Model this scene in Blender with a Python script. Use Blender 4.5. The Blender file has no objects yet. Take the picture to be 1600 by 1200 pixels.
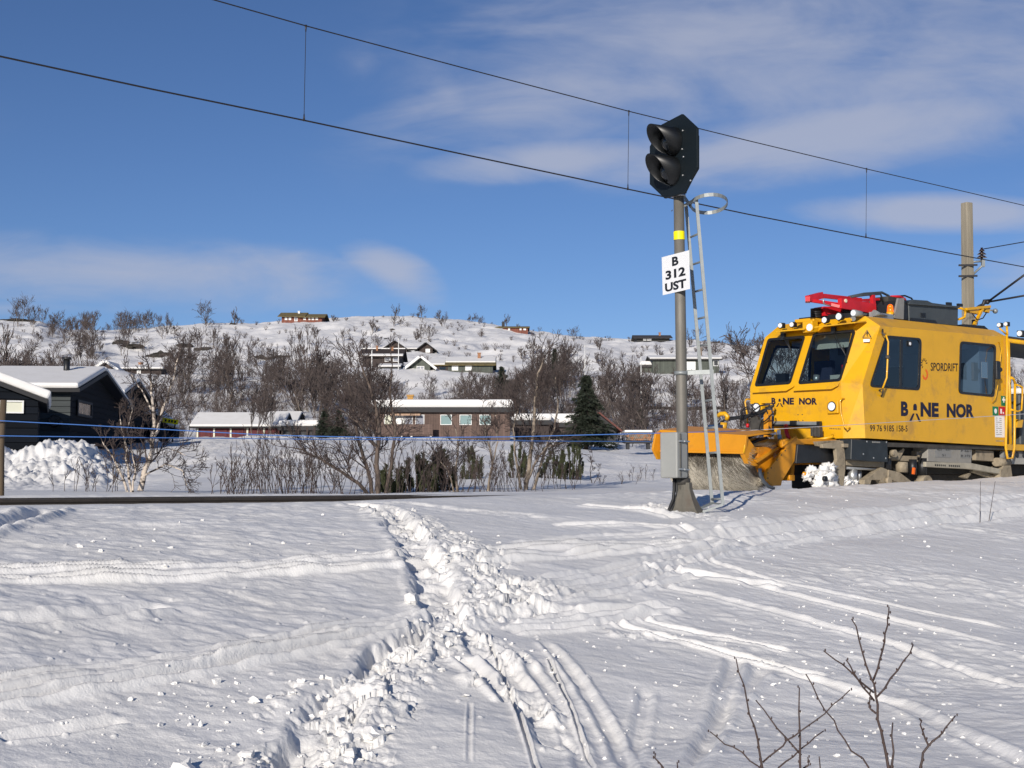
import bpy, bmesh, math, random
import numpy as np
from mathutils import Vector, Matrix
from mathutils.geometry import tessellate_polygon
R = math.radians
sc = bpy.context.scene
# ------------------------------------------------------------------ camera, sky, sun, exposure
F = 2200.0; PITCH = math.atan(152 / F); EZ = 1.6      # focal length in photo pixels, tilt, eye height
cd = bpy.data.cameras.new("camera"); cam = bpy.data.objects.new("camera", cd); sc.collection.objects.link(cam)
cd.sensor_width = 36; cd.lens = 36 * F / 1600; cd.clip_start = .1; cd.clip_end = 6000
cam.location = (0, 0, EZ); cam.rotation_euler = (R(90) + PITCH, 0, 0); sc.camera = cam
SUN_AZ, SUN_EL = R(19), R(19)                         # to the left of straight behind the camera
w = bpy.data.worlds.new("World"); sc.world = w; w.use_nodes = True
sc.view_settings.view_transform = 'Standard'; sc.view_settings.look = 'None'; sc.view_settings.gamma = 1
sc.view_settings.exposure = 0.22
sd = bpy.data.lights.new("sun", 'SUN'); sd.energy = 4.0; sd.angle = R(.5); sd.color = (1, .925, .83)
sun = bpy.data.objects.new("sun", sd); sc.collection.objects.link(sun)
tosun = Vector((-math.sin(SUN_AZ) * math.cos(SUN_EL), -math.cos(SUN_AZ) * math.cos(SUN_EL), math.sin(SUN_EL)))
sun.rotation_euler = tosun.to_track_quat('Z', 'Y').to_euler()
def world():
    nt = w.node_tree; N = nt.nodes; L = nt.links; N.clear()
    out = N.new('ShaderNodeOutputWorld'); bg = N.new('ShaderNodeBackground'); bg.inputs[1].default_value = .056
    sky = N.new('ShaderNodeTexSky'); sky.sky_type = 'NISHITA'; sky.sun_disc = False
    sky.sun_elevation = SUN_EL; sky.sun_rotation = R(180) + SUN_AZ
    sky.altitude = 1000; sky.air_density = .8; sky.dust_density = .25; sky.ozone_density = 3.5
    tc = N.new('ShaderNodeTexCoord'); sep = N.new('ShaderNodeSeparateXYZ'); L.new(tc.outputs['Generated'], sep.inputs[0])
    def math_(op, a, b=None, c=None, clamp=False):
        m = N.new('ShaderNodeMath'); m.operation = op; m.use_clamp = clamp
        for i, v in enumerate((a, b, c)):
            if v is None: continue
            if isinstance(v, (int, float)): m.inputs[i].default_value = v
            else: L.new(v, m.inputs[i])
        return m.outputs[0]
    # direction as (azimuth tangent, elevation tangent)
    yy = math_('MAXIMUM', sep.outputs[1], .05)
    u = math_('DIVIDE', sep.outputs[0], yy); v = math_('DIVIDE', sep.outputs[2], yy)
    def noise(su, sv, rot, det, seed, dist=0.):
        cb = N.new('ShaderNodeCombineXYZ'); L.new(u, cb.inputs[0]); L.new(v, cb.inputs[1]); cb.inputs[2].default_value = seed
        mp = N.new('ShaderNodeMapping'); mp.inputs['Rotation'].default_value = (0, 0, rot); mp.inputs['Scale'].default_value = (su, sv, 1)
        L.new(cb.outputs[0], mp.inputs[0])
        n = N.new('ShaderNodeTexNoise'); n.inputs['Scale'].default_value = 1; n.inputs['Detail'].default_value = det
        n.inputs['Roughness'].default_value = .55; n.inputs['Distortion'].default_value = dist
        L.new(mp.outputs[0], n.inputs[0]); return n.outputs[0]
    def blob(cx, cy, rx, ry, rot, k=1.):              # soft elliptical cloud bank at a direction
        c, s = math.cos(rot), math.sin(rot)
        du = math_('SUBTRACT', u, cx); dv = math_('SUBTRACT', v, cy)
        a = math_('ADD', math_('MULTIPLY', du, c), math_('MULTIPLY', dv, s))
        b = math_('SUBTRACT', math_('MULTIPLY', dv, c), math_('MULTIPLY', du, s))
        d = math_('SQRT', math_('ADD', math_('POWER', math_('ABSOLUTE', math_('DIVIDE', a, rx)), 2), math_('POWER', math_('ABSOLUTE', math_('DIVIDE', b, ry)), 2)))
        return math_('MULTIPLY', math_('SUBTRACT', 1.0, d, clamp=True), k)
    def D(px, py): return (px - 800) / F, (752 - py) / F
    banks = [(D(200, 425), .28, .036, -.05, 1.15), (D(615, 425), .055, .024, -.45, 1.25), (D(1330, 200), .26, .042, .17, 1.35), (D(1450, 110), .34, .09, .10, .95), (D(1180, 40), .36, .10, .05, .85),
             (D(1480, 330), .13, .019, -.02, 1.9), (D(860, 245), .13, .022, .06, 1.1), (D(950, 70), .26, .10, .3, .75), (D(1670, 420), .09, .025, .1, 1.), (D(700, 140), .05, .05, -.9, .6), (D(560, 90), .04, .03, .0, .35),
             (D(2600, 250), .6, .09, .1, 1.2), (D(-1200, 300), .6, .08, .1, 1.1), (D(0, 480), .3, .012, 0, .5)]
    m = None
    for (c, rx, ry, rot, k) in banks:
        b = blob(c[0], c[1], rx, ry, rot, k); m = b if m is None else math_('MAXIMUM', m, b)
    n1 = noise(6, 19, -.16, 8, 3.1, .7); n2 = noise(22, 60, -.25, 6, 8.4, .5); n3 = noise(2.2, 6, .2, 3, 5.5)
    nn = math_('ADD', math_('MULTIPLY', math_('SUBTRACT', n1, .5), 2.1), math_('MULTIPLY', math_('SUBTRACT', n2, .5), .55))
    nn = math_('ADD', nn, math_('MULTIPLY', math_('SUBTRACT', n3, .5), .9))
    cl = math_('ADD', math_('MULTIPLY', m, 1.35), nn)
    mr = N.new('ShaderNodeMapRange'); mr.interpolation_type = 'SMOOTHSTEP'; mr.inputs[1].default_value = .0; mr.inputs[2].default_value = 1.6
    mr.inputs[3].default_value = 0; mr.inputs[4].default_value = .72; L.new(math_('MULTIPLY', cl, math_('MULTIPLY', m, 3, clamp=True)), mr.inputs[0])
    # the camera's blue: deepen the sky
    hs = N.new('ShaderNodeHueSaturation'); hs.inputs['Saturation'].default_value = 1.05; hs.inputs['Value'].default_value = 1.32; L.new(sky.outputs[0], hs.inputs['Color'])
    tint = N.new('ShaderNodeMix'); tint.data_type = 'RGBA'; tint.blend_type = 'MULTIPLY'; tint.inputs[0].default_value = 1
    L.new(hs.outputs[0], tint.inputs[6]); tint.inputs[7].default_value = (.90, .89, 1.0, 1)
    mx = N.new('ShaderNodeMix'); mx.data_type = 'RGBA'; L.new(mr.outputs[0], mx.inputs[0]); L.new(tint.outputs[2], mx.inputs[6]); mx.inputs[7].default_value = (7.0, 7.4, 9.0, 1)
    L.new(mx.outputs[2], bg.inputs[0]); L.new(bg.outputs[0], out.inputs[0])
world()

# ------------------------------------------------------------------ pixel -> world helpers
cp, sp = math.cos(PITCH), math.sin(PITCH)
def ray(px, py):
    x = (px - 800) / F; y = (600 - py) / F
    return Vector((x, cp - y * sp, sp + y * cp))
EYE = Vector((0, 0, EZ))
def at(px, py, Y): r = ray(px, py); return EYE + r * (Y / r.y)
TA = R(42); TD = Vector((math.cos(TA), math.sin(TA), 0)); TN = Vector((-math.sin(TA), math.cos(TA), 0))
T0 = Vector((6.15, 29.86, 1.345)); RAILZ = 1.345      # track centre at the vehicle's front, rail top
S0 = -T0.dot(TN)                                      # s = distance from the track centre towards the camera
S0 = T0.x * TN.x + T0.y * TN.y
def st(X, Y): return S0 - (TN.x * X + TN.y * Y), TD.x * X + TD.y * Y
def onplane(px, py, q, nn): r = ray(px, py); return EYE + r * ((q - EYE).dot(nn) / r.dot(nn))
def S(px, py, y=-1.44):                               # vehicle coordinates of a pixel on the plane y = const
    P = onplane(px, py, T0 + TN * y, TN) - T0; return Vector((P.dot(TD), y, P.z))
def FR(px, py, x=0.):
    P = onplane(px, py, T0 + TD * x, TD) - T0; return Vector((x, P.dot(TN), P.z))
def UP(px, py, off=0.):                               # on the leaning windscreen plane
    nl = Vector((-1.15, 0, .5)).normalized(); nw = TD * nl.x + Vector((0, 0, nl.z))
    q = T0 + Vector((0, 0, 2.3)) + nw * off
    P = onplane(px, py, q, nw) - T0; return Vector((P.dot(TD), P.dot(TN), P.z))

# ------------------------------------------------------------------ numpy noise
def _h(ix, iy, seed):
    n = (ix.astype(np.int64) * 374761393 + iy.astype(np.int64) * 668265263 + seed * 1442695041) & 0xffffffff
    n = ((n ^ (n >> 13)) * 1274126177) & 0xffffffff
    return ((n ^ (n >> 16)) & 0xffff) / 65535.0
def vnoise(x, y, seed=0):
    ix = np.floor(x); iy = np.floor(y); fx = x - ix; fy = y - iy
    fx = fx * fx * fx * (fx * (fx * 6 - 15) + 10); fy = fy * fy * fy * (fy * (fy * 6 - 15) + 10)
    a = _h(ix, iy, seed); b = _h(ix + 1, iy, seed); c = _h(ix, iy + 1, seed); d = _h(ix + 1, iy + 1, seed)
    return (a * (1 - fx) + b * fx) * (1 - fy) + (c * (1 - fx) + d * fx) * fy - .5
def fbm(x, y, o=4, seed=0, g=.5):
    r = 0; a = 1; x = np.asarray(x, float); y = np.asarray(y, float)
    for i in range(o):
        r = r + a * vnoise(x, y, seed + i * 17); a *= g; x, y = x * 1.97 * .8 - y * 1.97 * .6 + 3.1, x * 1.97 * .6 + y * 1.97 * .8 + 7.7
    return r
def ss(a, b, x): t = np.clip((x - a) / (b - a), 0, 1); return t * t * (3 - 2 * t)
def worley(x, y, seed):                               # distance to nearest lump centre
    ix = np.floor(x); iy = np.floor(y); best = np.full(np.shape(x), 9.)
    for dx in (-1, 0, 1):
        for dy in (-1, 0, 1):
            cx = ix + dx; cy = iy + dy
            px = cx + _h(cx, cy, seed); py = cy + _h(cx, cy, seed + 5)
            best = np.minimum(best, (x - px) ** 2 + (y - py) ** 2)
    return np.sqrt(best)

# ------------------------------------------------------------------ the land
CREST = ([-1500, -600, -200, 0, 60, 100, 200, 260, 330, 400, 440, 500, 560, 640, 720, 800, 880, 950, 1000, 1100, 1180, 1300, 1600, 2200, 3000],
         [560, 530, 505, 499, 503, 517, 515, 509, 505, 506, 501, 498, 494, 495, 500, 509, 524, 530, 533, 536, 541, 548, 560, 590, 610])
DEP = [20, 30, 38, 43, 50, 57, 68, 80, 95, 112, 135, 165, 200, 213, 228, 245]
TAB = {-600: [772, 766, 740, 715, 720, 715, 705, 690, 680, 665, 650, 625, 592, 583, 578, 566],
       0: [772, 766, 738, 706, 718, 720, 706, 695, 682, 668, 652, 625, 590, 583, 578, 566],
       130: [772, 766, 720, 706, 714, 705, 700, 694, 684, 672, 655, 625, 590, 583, 578, 566],
       175: [772, 766, 742, 728, 722, 708, 700, 694, 684, 673, 657, 625, 590, 583, 578, 566],
       230: [772, 766, 752, 742, 728, 710, 696, 690, 684, 674, 660, 628, 592, 583, 578, 566],
       290: [772, 768, 748, 736, 722, 706, 694, 689, 687, 688, 690, 640, 596, 583, 578, 566],
       350: [772, 768, 750, 736, 714, 697, 688, 687, 689, 692, 692, 648, 598, 583, 578, 566],
       450: [772, 768, 754, 743, 720, 698, 684, 686, 689, 692, 692, 648, 598, 583, 578, 566],
       560: [772, 769, 755, 744, 730, 716, 702, 693, 688, 685, 684, 650, 600, 582, 578, 566],
       700: [772, 770, 758, 748, 736, 722, 708, 698, 691, 686, 682, 648, 600, 581, 578, 566],
       850: [772, 770, 760, 752, 742, 730, 718, 709, 702, 694, 683, 650, 602, 588, 580, 568],
       1000: [772, 770, 760, 754, 746, 738, 728, 720, 711, 703, 692, 655, 610, 585, 578, 568],
       1600: [772, 772, 768, 764, 756, 748, 738, 728, 716, 704, 690, 655, 612, 590, 582, 572],
       3000: [772, 772, 768, 764, 756, 748, 738, 728, 720, 715, 705, 685, 660, 650, 640, 630]}
_tp = np.array(sorted(TAB)); _ty = np.array([TAB[k] for k in sorted(TAB)], float)
def far_z(X, Y):
    X = np.asarray(X, float); Y = np.asarray(Y, float)
    px = np.clip(X / np.maximum(Y, 1) * F + 800, -600, 2999.)
    j = np.clip(np.searchsorted(_tp, px, side='right') - 1, 0, len(_tp) - 2)
    fx = (px - _tp[j]) / (_tp[j + 1] - _tp[j]); fx = fx * fx * (3 - 2 * fx) * .5 + fx * .5
    yc = np.clip(Y, 20, 244.99); i = np.clip(np.searchsorted(DEP, yc, side='right') - 1, 0, len(DEP) - 2)
    D_ = np.array(DEP, float); fy = (yc - D_[i]) / (D_[i + 1] - D_[i]); fy = fy * .4 + .6 * fy * fy * (3 - 2 * fy)
    y = (_ty[j, i] * (1 - fx) + _ty[j + 1, i] * fx) * (1 - fy) + (_ty[j, i + 1] * (1 - fx) + _ty[j + 1, i + 1] * fx) * fy
    cr = np.interp(px, CREST[0], CREST[1]); k = np.clip((380 - Y) / 135, 0, 1)
    y = np.where(Y > 245, cr + (y - cr) * k ** 1.6, y)
    z = EZ + (752 - y) / F * Y
    zc = EZ + (752 - cr) / F * 380
    z = np.where(Y > 380, zc - (Y - 380) * .02 - ((Y - 380) / 60) ** 2 * .5, z)
    return np.maximum(z, -10)
def far_detail(X, Y):
    s, t = st(X, Y); a = ss(24, 60, Y)
    z = fbm(X / 14, Y / 14, 4, 3) * 2.2 * ss(130, 230, Y) * ss(400, 330, Y) * ss(0, 14, np.abs(Y - 220))
    z = z + fbm(X / 3., Y / 3., 4, 9) * .35 * a
    px = X / np.maximum(Y, 1) * F + 800
    pile = ss(260, 150, px) * ss(29, 37, Y) * ss(54, 46, Y)
    z = z + pile * (fbm(X / 1.5, Y / 2.2, 5, 21, .6) * .5 + (.5 - np.clip(worley(X * 3.1, Y * 2.2, 4), 0, 1)) * .22 + (.5 - np.clip(worley(X * 6, Y * 4, 14), 0, 1)) * .10)
    heap = ss(60, 0, np.abs(px - 430) - 110) * ss(40, 50, Y) * ss(75, 66, Y)
    return z + heap * fbm(X / .9, Y / .9, 4, 31, .6) * .14
def near_base(s, t):
    s = np.asarray(s, float); t = np.asarray(t, float)
    z = np.interp(s, [-9, -2.2, -1.5, -1., 1.1, 2.0, 3., 5.2, 8, 10, 12.2, 14, 40], [1.2, 1.35, 1.40, 1.31, 1.30, 1.30, 1.30, 1.12, .80, .44, .0, -.06, -.1])
    z = z + np.interp(t, [12, 16], [0, .075]) * ss(1.6, 1.0, np.abs(s))
    A = np.interp(t, [0, 8, 14, 17.3, 20.2, 28.2, 36, 60], [-.02, -.02, .04, .13, .17, .42, .55, .7])
    return z + A * ss(1.5, 3, s) * np.where(s > 3, np.exp(-((s - 3) / 3.2) ** 2), 1)
def base_z(X, Y):
    s, t = st(X, Y); k = ss(-1.8, -8, s)
    return near_base(s, t) * (1 - k) + far_z(X, Y) * k
def G(px, py):                                        # where a pixel of the photo meets the smooth foreground
    r = ray(px, py); Y = np.linspace(3, 40, 3000); z = EZ + r.z / r.y * Y; b = base_z(r.x / r.y * Y, Y)
    i = np.argmax(z < b) if (z < b).any() else len(Y) - 1
    return (r.x / r.y * Y[i], Y[i])
def pl(pts): return np.array([G(*p) for p in pts])
def dist(P, X, Y):                                    # signed distance to polyline, and how far along (0..1)
    if X.size > 2000:                                 # only the points near it need the sum
        lo = P.min(0) - 1.3; hi = P.max(0) + 1.3; m = (X > lo[0]) & (X < hi[0]) & (Y > lo[1]) & (Y < hi[1])
        q = np.full(X.shape, 99.); sg = np.ones(X.shape); al = np.full(X.shape, .5)
        if m.any(): q[m], sg[m], al[m] = dist_(P, X[m], Y[m])
        return q, sg, al
    return dist_(P, X, Y)
def dist_(P, X, Y):
    best = np.full(X.shape, 99.); sg = np.zeros(X.shape); al = np.zeros(X.shape); n = len(P) - 1
    for i in range(n):
        a, b = P[i], P[i + 1]; d = b - a; L2 = (d ** 2).sum()
        u = ((X - a[0]) * d[0] + (Y - a[1]) * d[1]) / L2; uc = np.clip(u, 0, 1)
        dx = X - a[0] - uc * d[0]; dy = Y - a[1] - uc * d[1]; q = np.sqrt(dx * dx + dy * dy); m = q < best
        best = np.where(m, q, best); sg = np.where(m, np.sign(d[0] * dy - d[1] * dx), sg); al = np.where(m, (i + uc) / n, al)
    return best, sg, al
GROOVES = [  # photo points, half width m, depth m
    ([(-260, 892), (0, 887), (300, 881), (640, 867), (740, 863), (1000, 850), (1160, 845)], .038, .068), ([(-260, 912), (0, 905), (250, 899), (650, 884), (760, 878), (1000, 862), (1200, 850)], .042, .072),
    ([(-300, 1100), (0, 1062), (300, 1018), (600, 966), (700, 950)], .03, .045), ([(-300, 1110), (0, 1075), (300, 1030), (600, 978)], .026, .04), ([(-300, 1130), (0, 1092), (300, 1043), (590, 989), (690, 972)], .038, .062),
    ([(0, 1140), (60, 1132), (200, 1112)], .04, .02), ([(810, 910), (1000, 880), (1160, 850)], .045, .035), ([(820, 925), (1000, 895), (1180, 858)], .04, .035), ([(800, 945), (960, 925), (1100, 900)], .04, .03), ([(860, 935), (1000, 905), (1130, 868), (1250, 850)], .035, .03), ([(745, 880), (900, 868), (1080, 856), (1250, 846)], .04, .03), ([(800, 850), (950, 838), (1100, 832)], .05, .03), ([(860, 820), (1000, 822), (1150, 836)], .06, .03), ([(900, 790), (1010, 800), (1060, 812)], .08, .04), ([(1000, 885), (1100, 900), (1230, 915)], .05, .03), ([(1080, 870), (1200, 905), (1330, 930), (1600, 985)], .05, .018),
    ([(780, 968), (930, 955), (1060, 946)], .06, .05), ([(790, 985), (930, 975), (1040, 958)], .05, .04), ([(970, 905), (1100, 925), (1250, 965), (1400, 1010), (1700, 1100)], .07, .020), ([(1000, 890), (1150, 905), (1330, 950), (1600, 1020)], .06, .018),
    ([(930, 968), (1060, 1000), (1180, 1035), (1300, 1062)], .042, .03), ([(980, 965), (1100, 990), (1240, 1020)], .04, .026), ([(1230, 1050), (1400, 1105), (1700, 1230)], .07, .022), ([(1050, 835), (1200, 822), (1400, 800), (1620, 775)], .12, .045),
    ([(1050, 848), (1250, 830), (1420, 812), (1620, 790)], .12, .05), ([(1150, 850), (1300, 838), (1500, 815), (1640, 800)], .1, .03), ([(1060, 868), (1180, 850), (1310, 838)], .08, .03),
    ([(1152, 1030), (1130, 1095), (1085, 1200), (1050, 1300)], .05, .018), ([(1195, 1045), (1135, 1110), (1060, 1210), (1020, 1290)], .05, .018), ([(850, 1000), (905, 1070), (960, 1160), (1000, 1260)], .04, .018),
    ([(755, 985), (780, 1040), (810, 1120), (835, 1200), (860, 1290)], .012, .02), ([(800, 1015), (860, 1090), (905, 1180), (930, 1280)], .04, .015), ([(855, 1030), (895, 1120), (930, 1210)], .010, .016), ([(720, 1030), (770, 1075), (800, 1100)], .05, .03),
    ([(0, 970), (150, 955), (260, 940)], .08, .025), ([(-100, 850), (40, 808), (80, 795)], .12, .06), ([(1010, 1080), (985, 1200), (980, 1280)], .04, .012), ([(735, 1100), (733, 1200)], .012, .006)]
PATHS = [([(555, 787), (600, 795), (640, 838), (668, 890), (692, 930), (690, 968)], .16, .10), ([(690, 968), (640, 1000), (590, 1045), (545, 1085), (505, 1130), (470, 1180), (430, 1250)], .135, .11),
         ([(700, 975), (745, 1010), (790, 1050), (835, 1110), (870, 1170)], .09, .05), ([(560, 786), (640, 792), (720, 800), (800, 806)], .3, .03), ([(690, 965), (800, 960), (900, 955)], .14, .05)]
RUBBLE = [([(600, 800), (690, 840), (740, 880), (770, 920), (730, 965)], .30, .08), ([(780, 905), (830, 915), (800, 940)], .3, .11), ([(690, 985), (640, 1040), (590, 1090), (560, 1150), (520, 1220)], .24, .075), ([(410, 1110), (470, 1070)], .08, .05),
          ([(760, 1000), (800, 1040)], .14, .07), ([(860, 1130), (840, 1100)], .1, .07), ([(740, 1070), (790, 1085)], .1, .06), ([(400, 1200), (470, 1190), (520, 1200)], .3, .05), ([(960, 990), (1000, 995)], .1, .06), ([(1010, 795), (1120, 815)], .35, .06)]
GP = [(pl(p), a, b) for p, a, b in GROOVES]; PP = [(pl(p), a, b) for p, a, b in PATHS]; RP = [(pl(p), a, b) for p, a, b in RUBBLE]
def plates(x, y, seed, tilt=1.2):                      # broken crust: each cell its own height and tilt, with sharp edges
    ix = np.floor(x); iy = np.floor(y); best = np.full(np.shape(x), 9.); h = np.zeros(np.shape(x))
    for dx in (-1, 0, 1):
        for dy in (-1, 0, 1):
            cx = ix + dx; cy = iy + dy; ox = x - cx - _h(cx, cy, seed); oy = y - cy - _h(cx, cy, seed + 5); d = ox * ox + oy * oy; m = d < best
            v = _h(cx, cy, seed + 9) + tilt * ((_h(cx, cy, seed + 11) - .5) * ox + (_h(cx, cy, seed + 13) - .5) * oy) - d * .5
            best = np.where(m, d, best); h = np.where(m, v, h)
    return h - .4
def near_detail(X, Y):
    s, t = st(X, Y); k = ss(-8, -1.5, s) * ss(60, 30, Y)
    z = fbm(X / 2.4, Y / 2.4, 3, 41) * .075 + fbm(X / .7, Y / .45, 3, 44, .5) * .016 * (.4 + 1.2 * ss(-.3, .3, fbm(X / 3.1, Y / 2.2, 2, 95))) + fbm(X / .20, Y / .13, 3, 61, .6) * .0065 + fbm(X / .055, Y / .04, 2, 63, .6) * .0026
    left = ss(-.02, -.16, X / Y) * ss(13, 8.5, s); z = z + left * (fbm(X / .30, Y / .22, 3, 77, .6) * .022 - np.abs(fbm(X / .9, Y / .5, 3, 79)) * .025)
    z = z + .032 * np.abs(fbm(X / .32, Y / .2, 3, 91)) * ss(-.05, .15, X / Y) * (.15 + 1.3 * ss(-.25, .35, fbm(X / 2.6, Y / 1.7, 3, 93)))
    # little crumbs standing on the crust
    wl = worley(X * 4.2, Y * 4.2, 12); pick = _h(np.floor(X * 4.2), np.floor(Y * 4.2), 99) > .86
    z = z + np.where(pick, ss(.10, .04, wl) * .012, 0) * ss(18, 12, Y)
    for P, hw, d in GP:
        q, sg, al = dist(P, X, Y)
        if not (q < 2).any(): continue
        q = np.abs(q * sg + fbm(X / .9, Y / .9, 2, 7) * hw * .4)
        env = ss(0, .06, al) * ss(1, .92, al) * (1 + fbm(X / .8, Y / .8, 2, 3) * .6); rim = np.exp(-((q - hw * 1.9) / (hw * .6)) ** 2)
        z = z - d * 1.25 * np.exp(-(q / hw) ** 4) * env + d * .85 * rim * (.85 + fbm(X / .45, Y / .45, 3, 2, .6) * .7) * env
    m = np.zeros(X.shape)
    for P, hw, d in RP:
        q, sg, al = dist(P, X, Y)
        if not (q < 2).any(): continue
        q = q + fbm(X / .3, Y / .3, 3, 15) * hw * .7; m = np.maximum(m, ss(hw * 1.5, hw * .3, q) * d)
    wx = X + fbm(X / .25, Y / .25, 3, 81) * .10; wy = Y + fbm(X / .25, Y / .25, 3, 85) * .10
    mk = m > 0; PQ = []
    for P, hw, d in PP: q = dist(P, X, Y)[0]; PQ.append(q); mk = mk | (q < hw * 4)
    pl_ = np.zeros(X.shape)
    if mk.any(): wx, wy, xm, ym = wx[mk], wy[mk], X[mk], Y[mk]; pl_[mk] = plates(wx * 5.2, wy * 4.6, 31) * .55 + plates(wx * 10.5, wy * 9.5, 37) * .30 + plates(wx * 2.4, wy * 2.2, 35, .8) * .5 + fbm(xm / .06, ym / .06, 3, 13, .6) * .22
    z = z + m * (.30 + pl_ * 1.05)
    for (P, hw, d), q in zip(PP, PQ):
        if not (q < 2).any(): continue
        q = q + fbm(X / .35, Y / .35, 3, 7) * hw * .8 + fbm(X / .08, Y / .08, 2, 6) * hw * .25
        step = .8 + .9 * fbm(X / .32, Y / .26, 2, 19); ins = ss(hw * 1.2, hw * .6, q)
        z = z - d * ins * step + d * .16 * np.exp(-((q - hw * 1.5) / (hw * .4)) ** 2) + ss(hw * 1.6, hw * .8, q) * pl_ * d * .32
    return z * (k * np.where(s < 2, .45, 1) * np.where(np.abs(s) < 1.3, .35, 1))
def ground(X, Y):
    X = np.atleast_1d(np.asarray(X, float)); Y = np.atleast_1d(np.asarray(Y, float))
    return base_z(X, Y) + far_detail(X, Y) * ss(-3, -12, st(X, Y)[0]) + near_detail(X, Y)
def gz(X, Y): return float(ground(X, Y)[0])
def fz(X, Y): X = np.atleast_1d(float(X)); Y = np.atleast_1d(float(Y)); return float((base_z(X, Y) + far_detail(X, Y) * ss(-3, -12, st(X, Y)[0]))[0])

# ------------------------------------------------------------------ object helpers
def tag(o, label=None, cat=None, group=None, kind=None):
    for k, v in (('label', label), ('category', cat), ('group', group), ('kind', kind)):
        if v: o[k] = v
    return o
def link(o, parent=None):
    sc.collection.objects.link(o)
    if parent: o.parent = parent
    return o
def empty(name, loc, rz=0, label=None, cat=None, group=None):
    o = link(bpy.data.objects.new(name, None)); o.location = loc; o.rotation_euler = (0, 0, rz); o.empty_display_size = .2
    return tag(o, label, cat, group)
def arr_mesh(name, V, Q, mats, smooth=False, mi=None):
    V = np.asarray(V, np.float32); Q = np.asarray(Q, np.int32); n = Q.shape[1]
    me = bpy.data.meshes.new(name); me.vertices.add(len(V)); me.vertices.foreach_set('co', V.ravel())
    me.loops.add(Q.size); me.loops.foreach_set('vertex_index', Q.ravel())
    me.polygons.add(len(Q)); me.polygons.foreach_set('loop_start', np.arange(0, Q.size, n, dtype=np.int32))
    if smooth: me.polygons.foreach_set('use_smooth', np.ones(len(Q), bool))
    for m in (mats if isinstance(mats, (list, tuple)) else [mats]): me.materials.append(m)
    if mi is not None: me.polygons.foreach_set('material_index', np.asarray(mi, np.int32))
    me.update(calc_edges=True); me.validate(); return me
def grid_mesh(name, X, Y, Z, mat):
    r, c = X.shape; V = np.stack([X, Y, Z], -1).reshape(-1, 3); i = np.arange(r * c).reshape(r, c)
    Q = np.stack([i[:-1, :-1], i[:-1, 1:], i[1:, 1:], i[1:, :-1]], -1).reshape(-1, 4)
    return arr_mesh(name, V, Q, mat, True)
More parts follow.
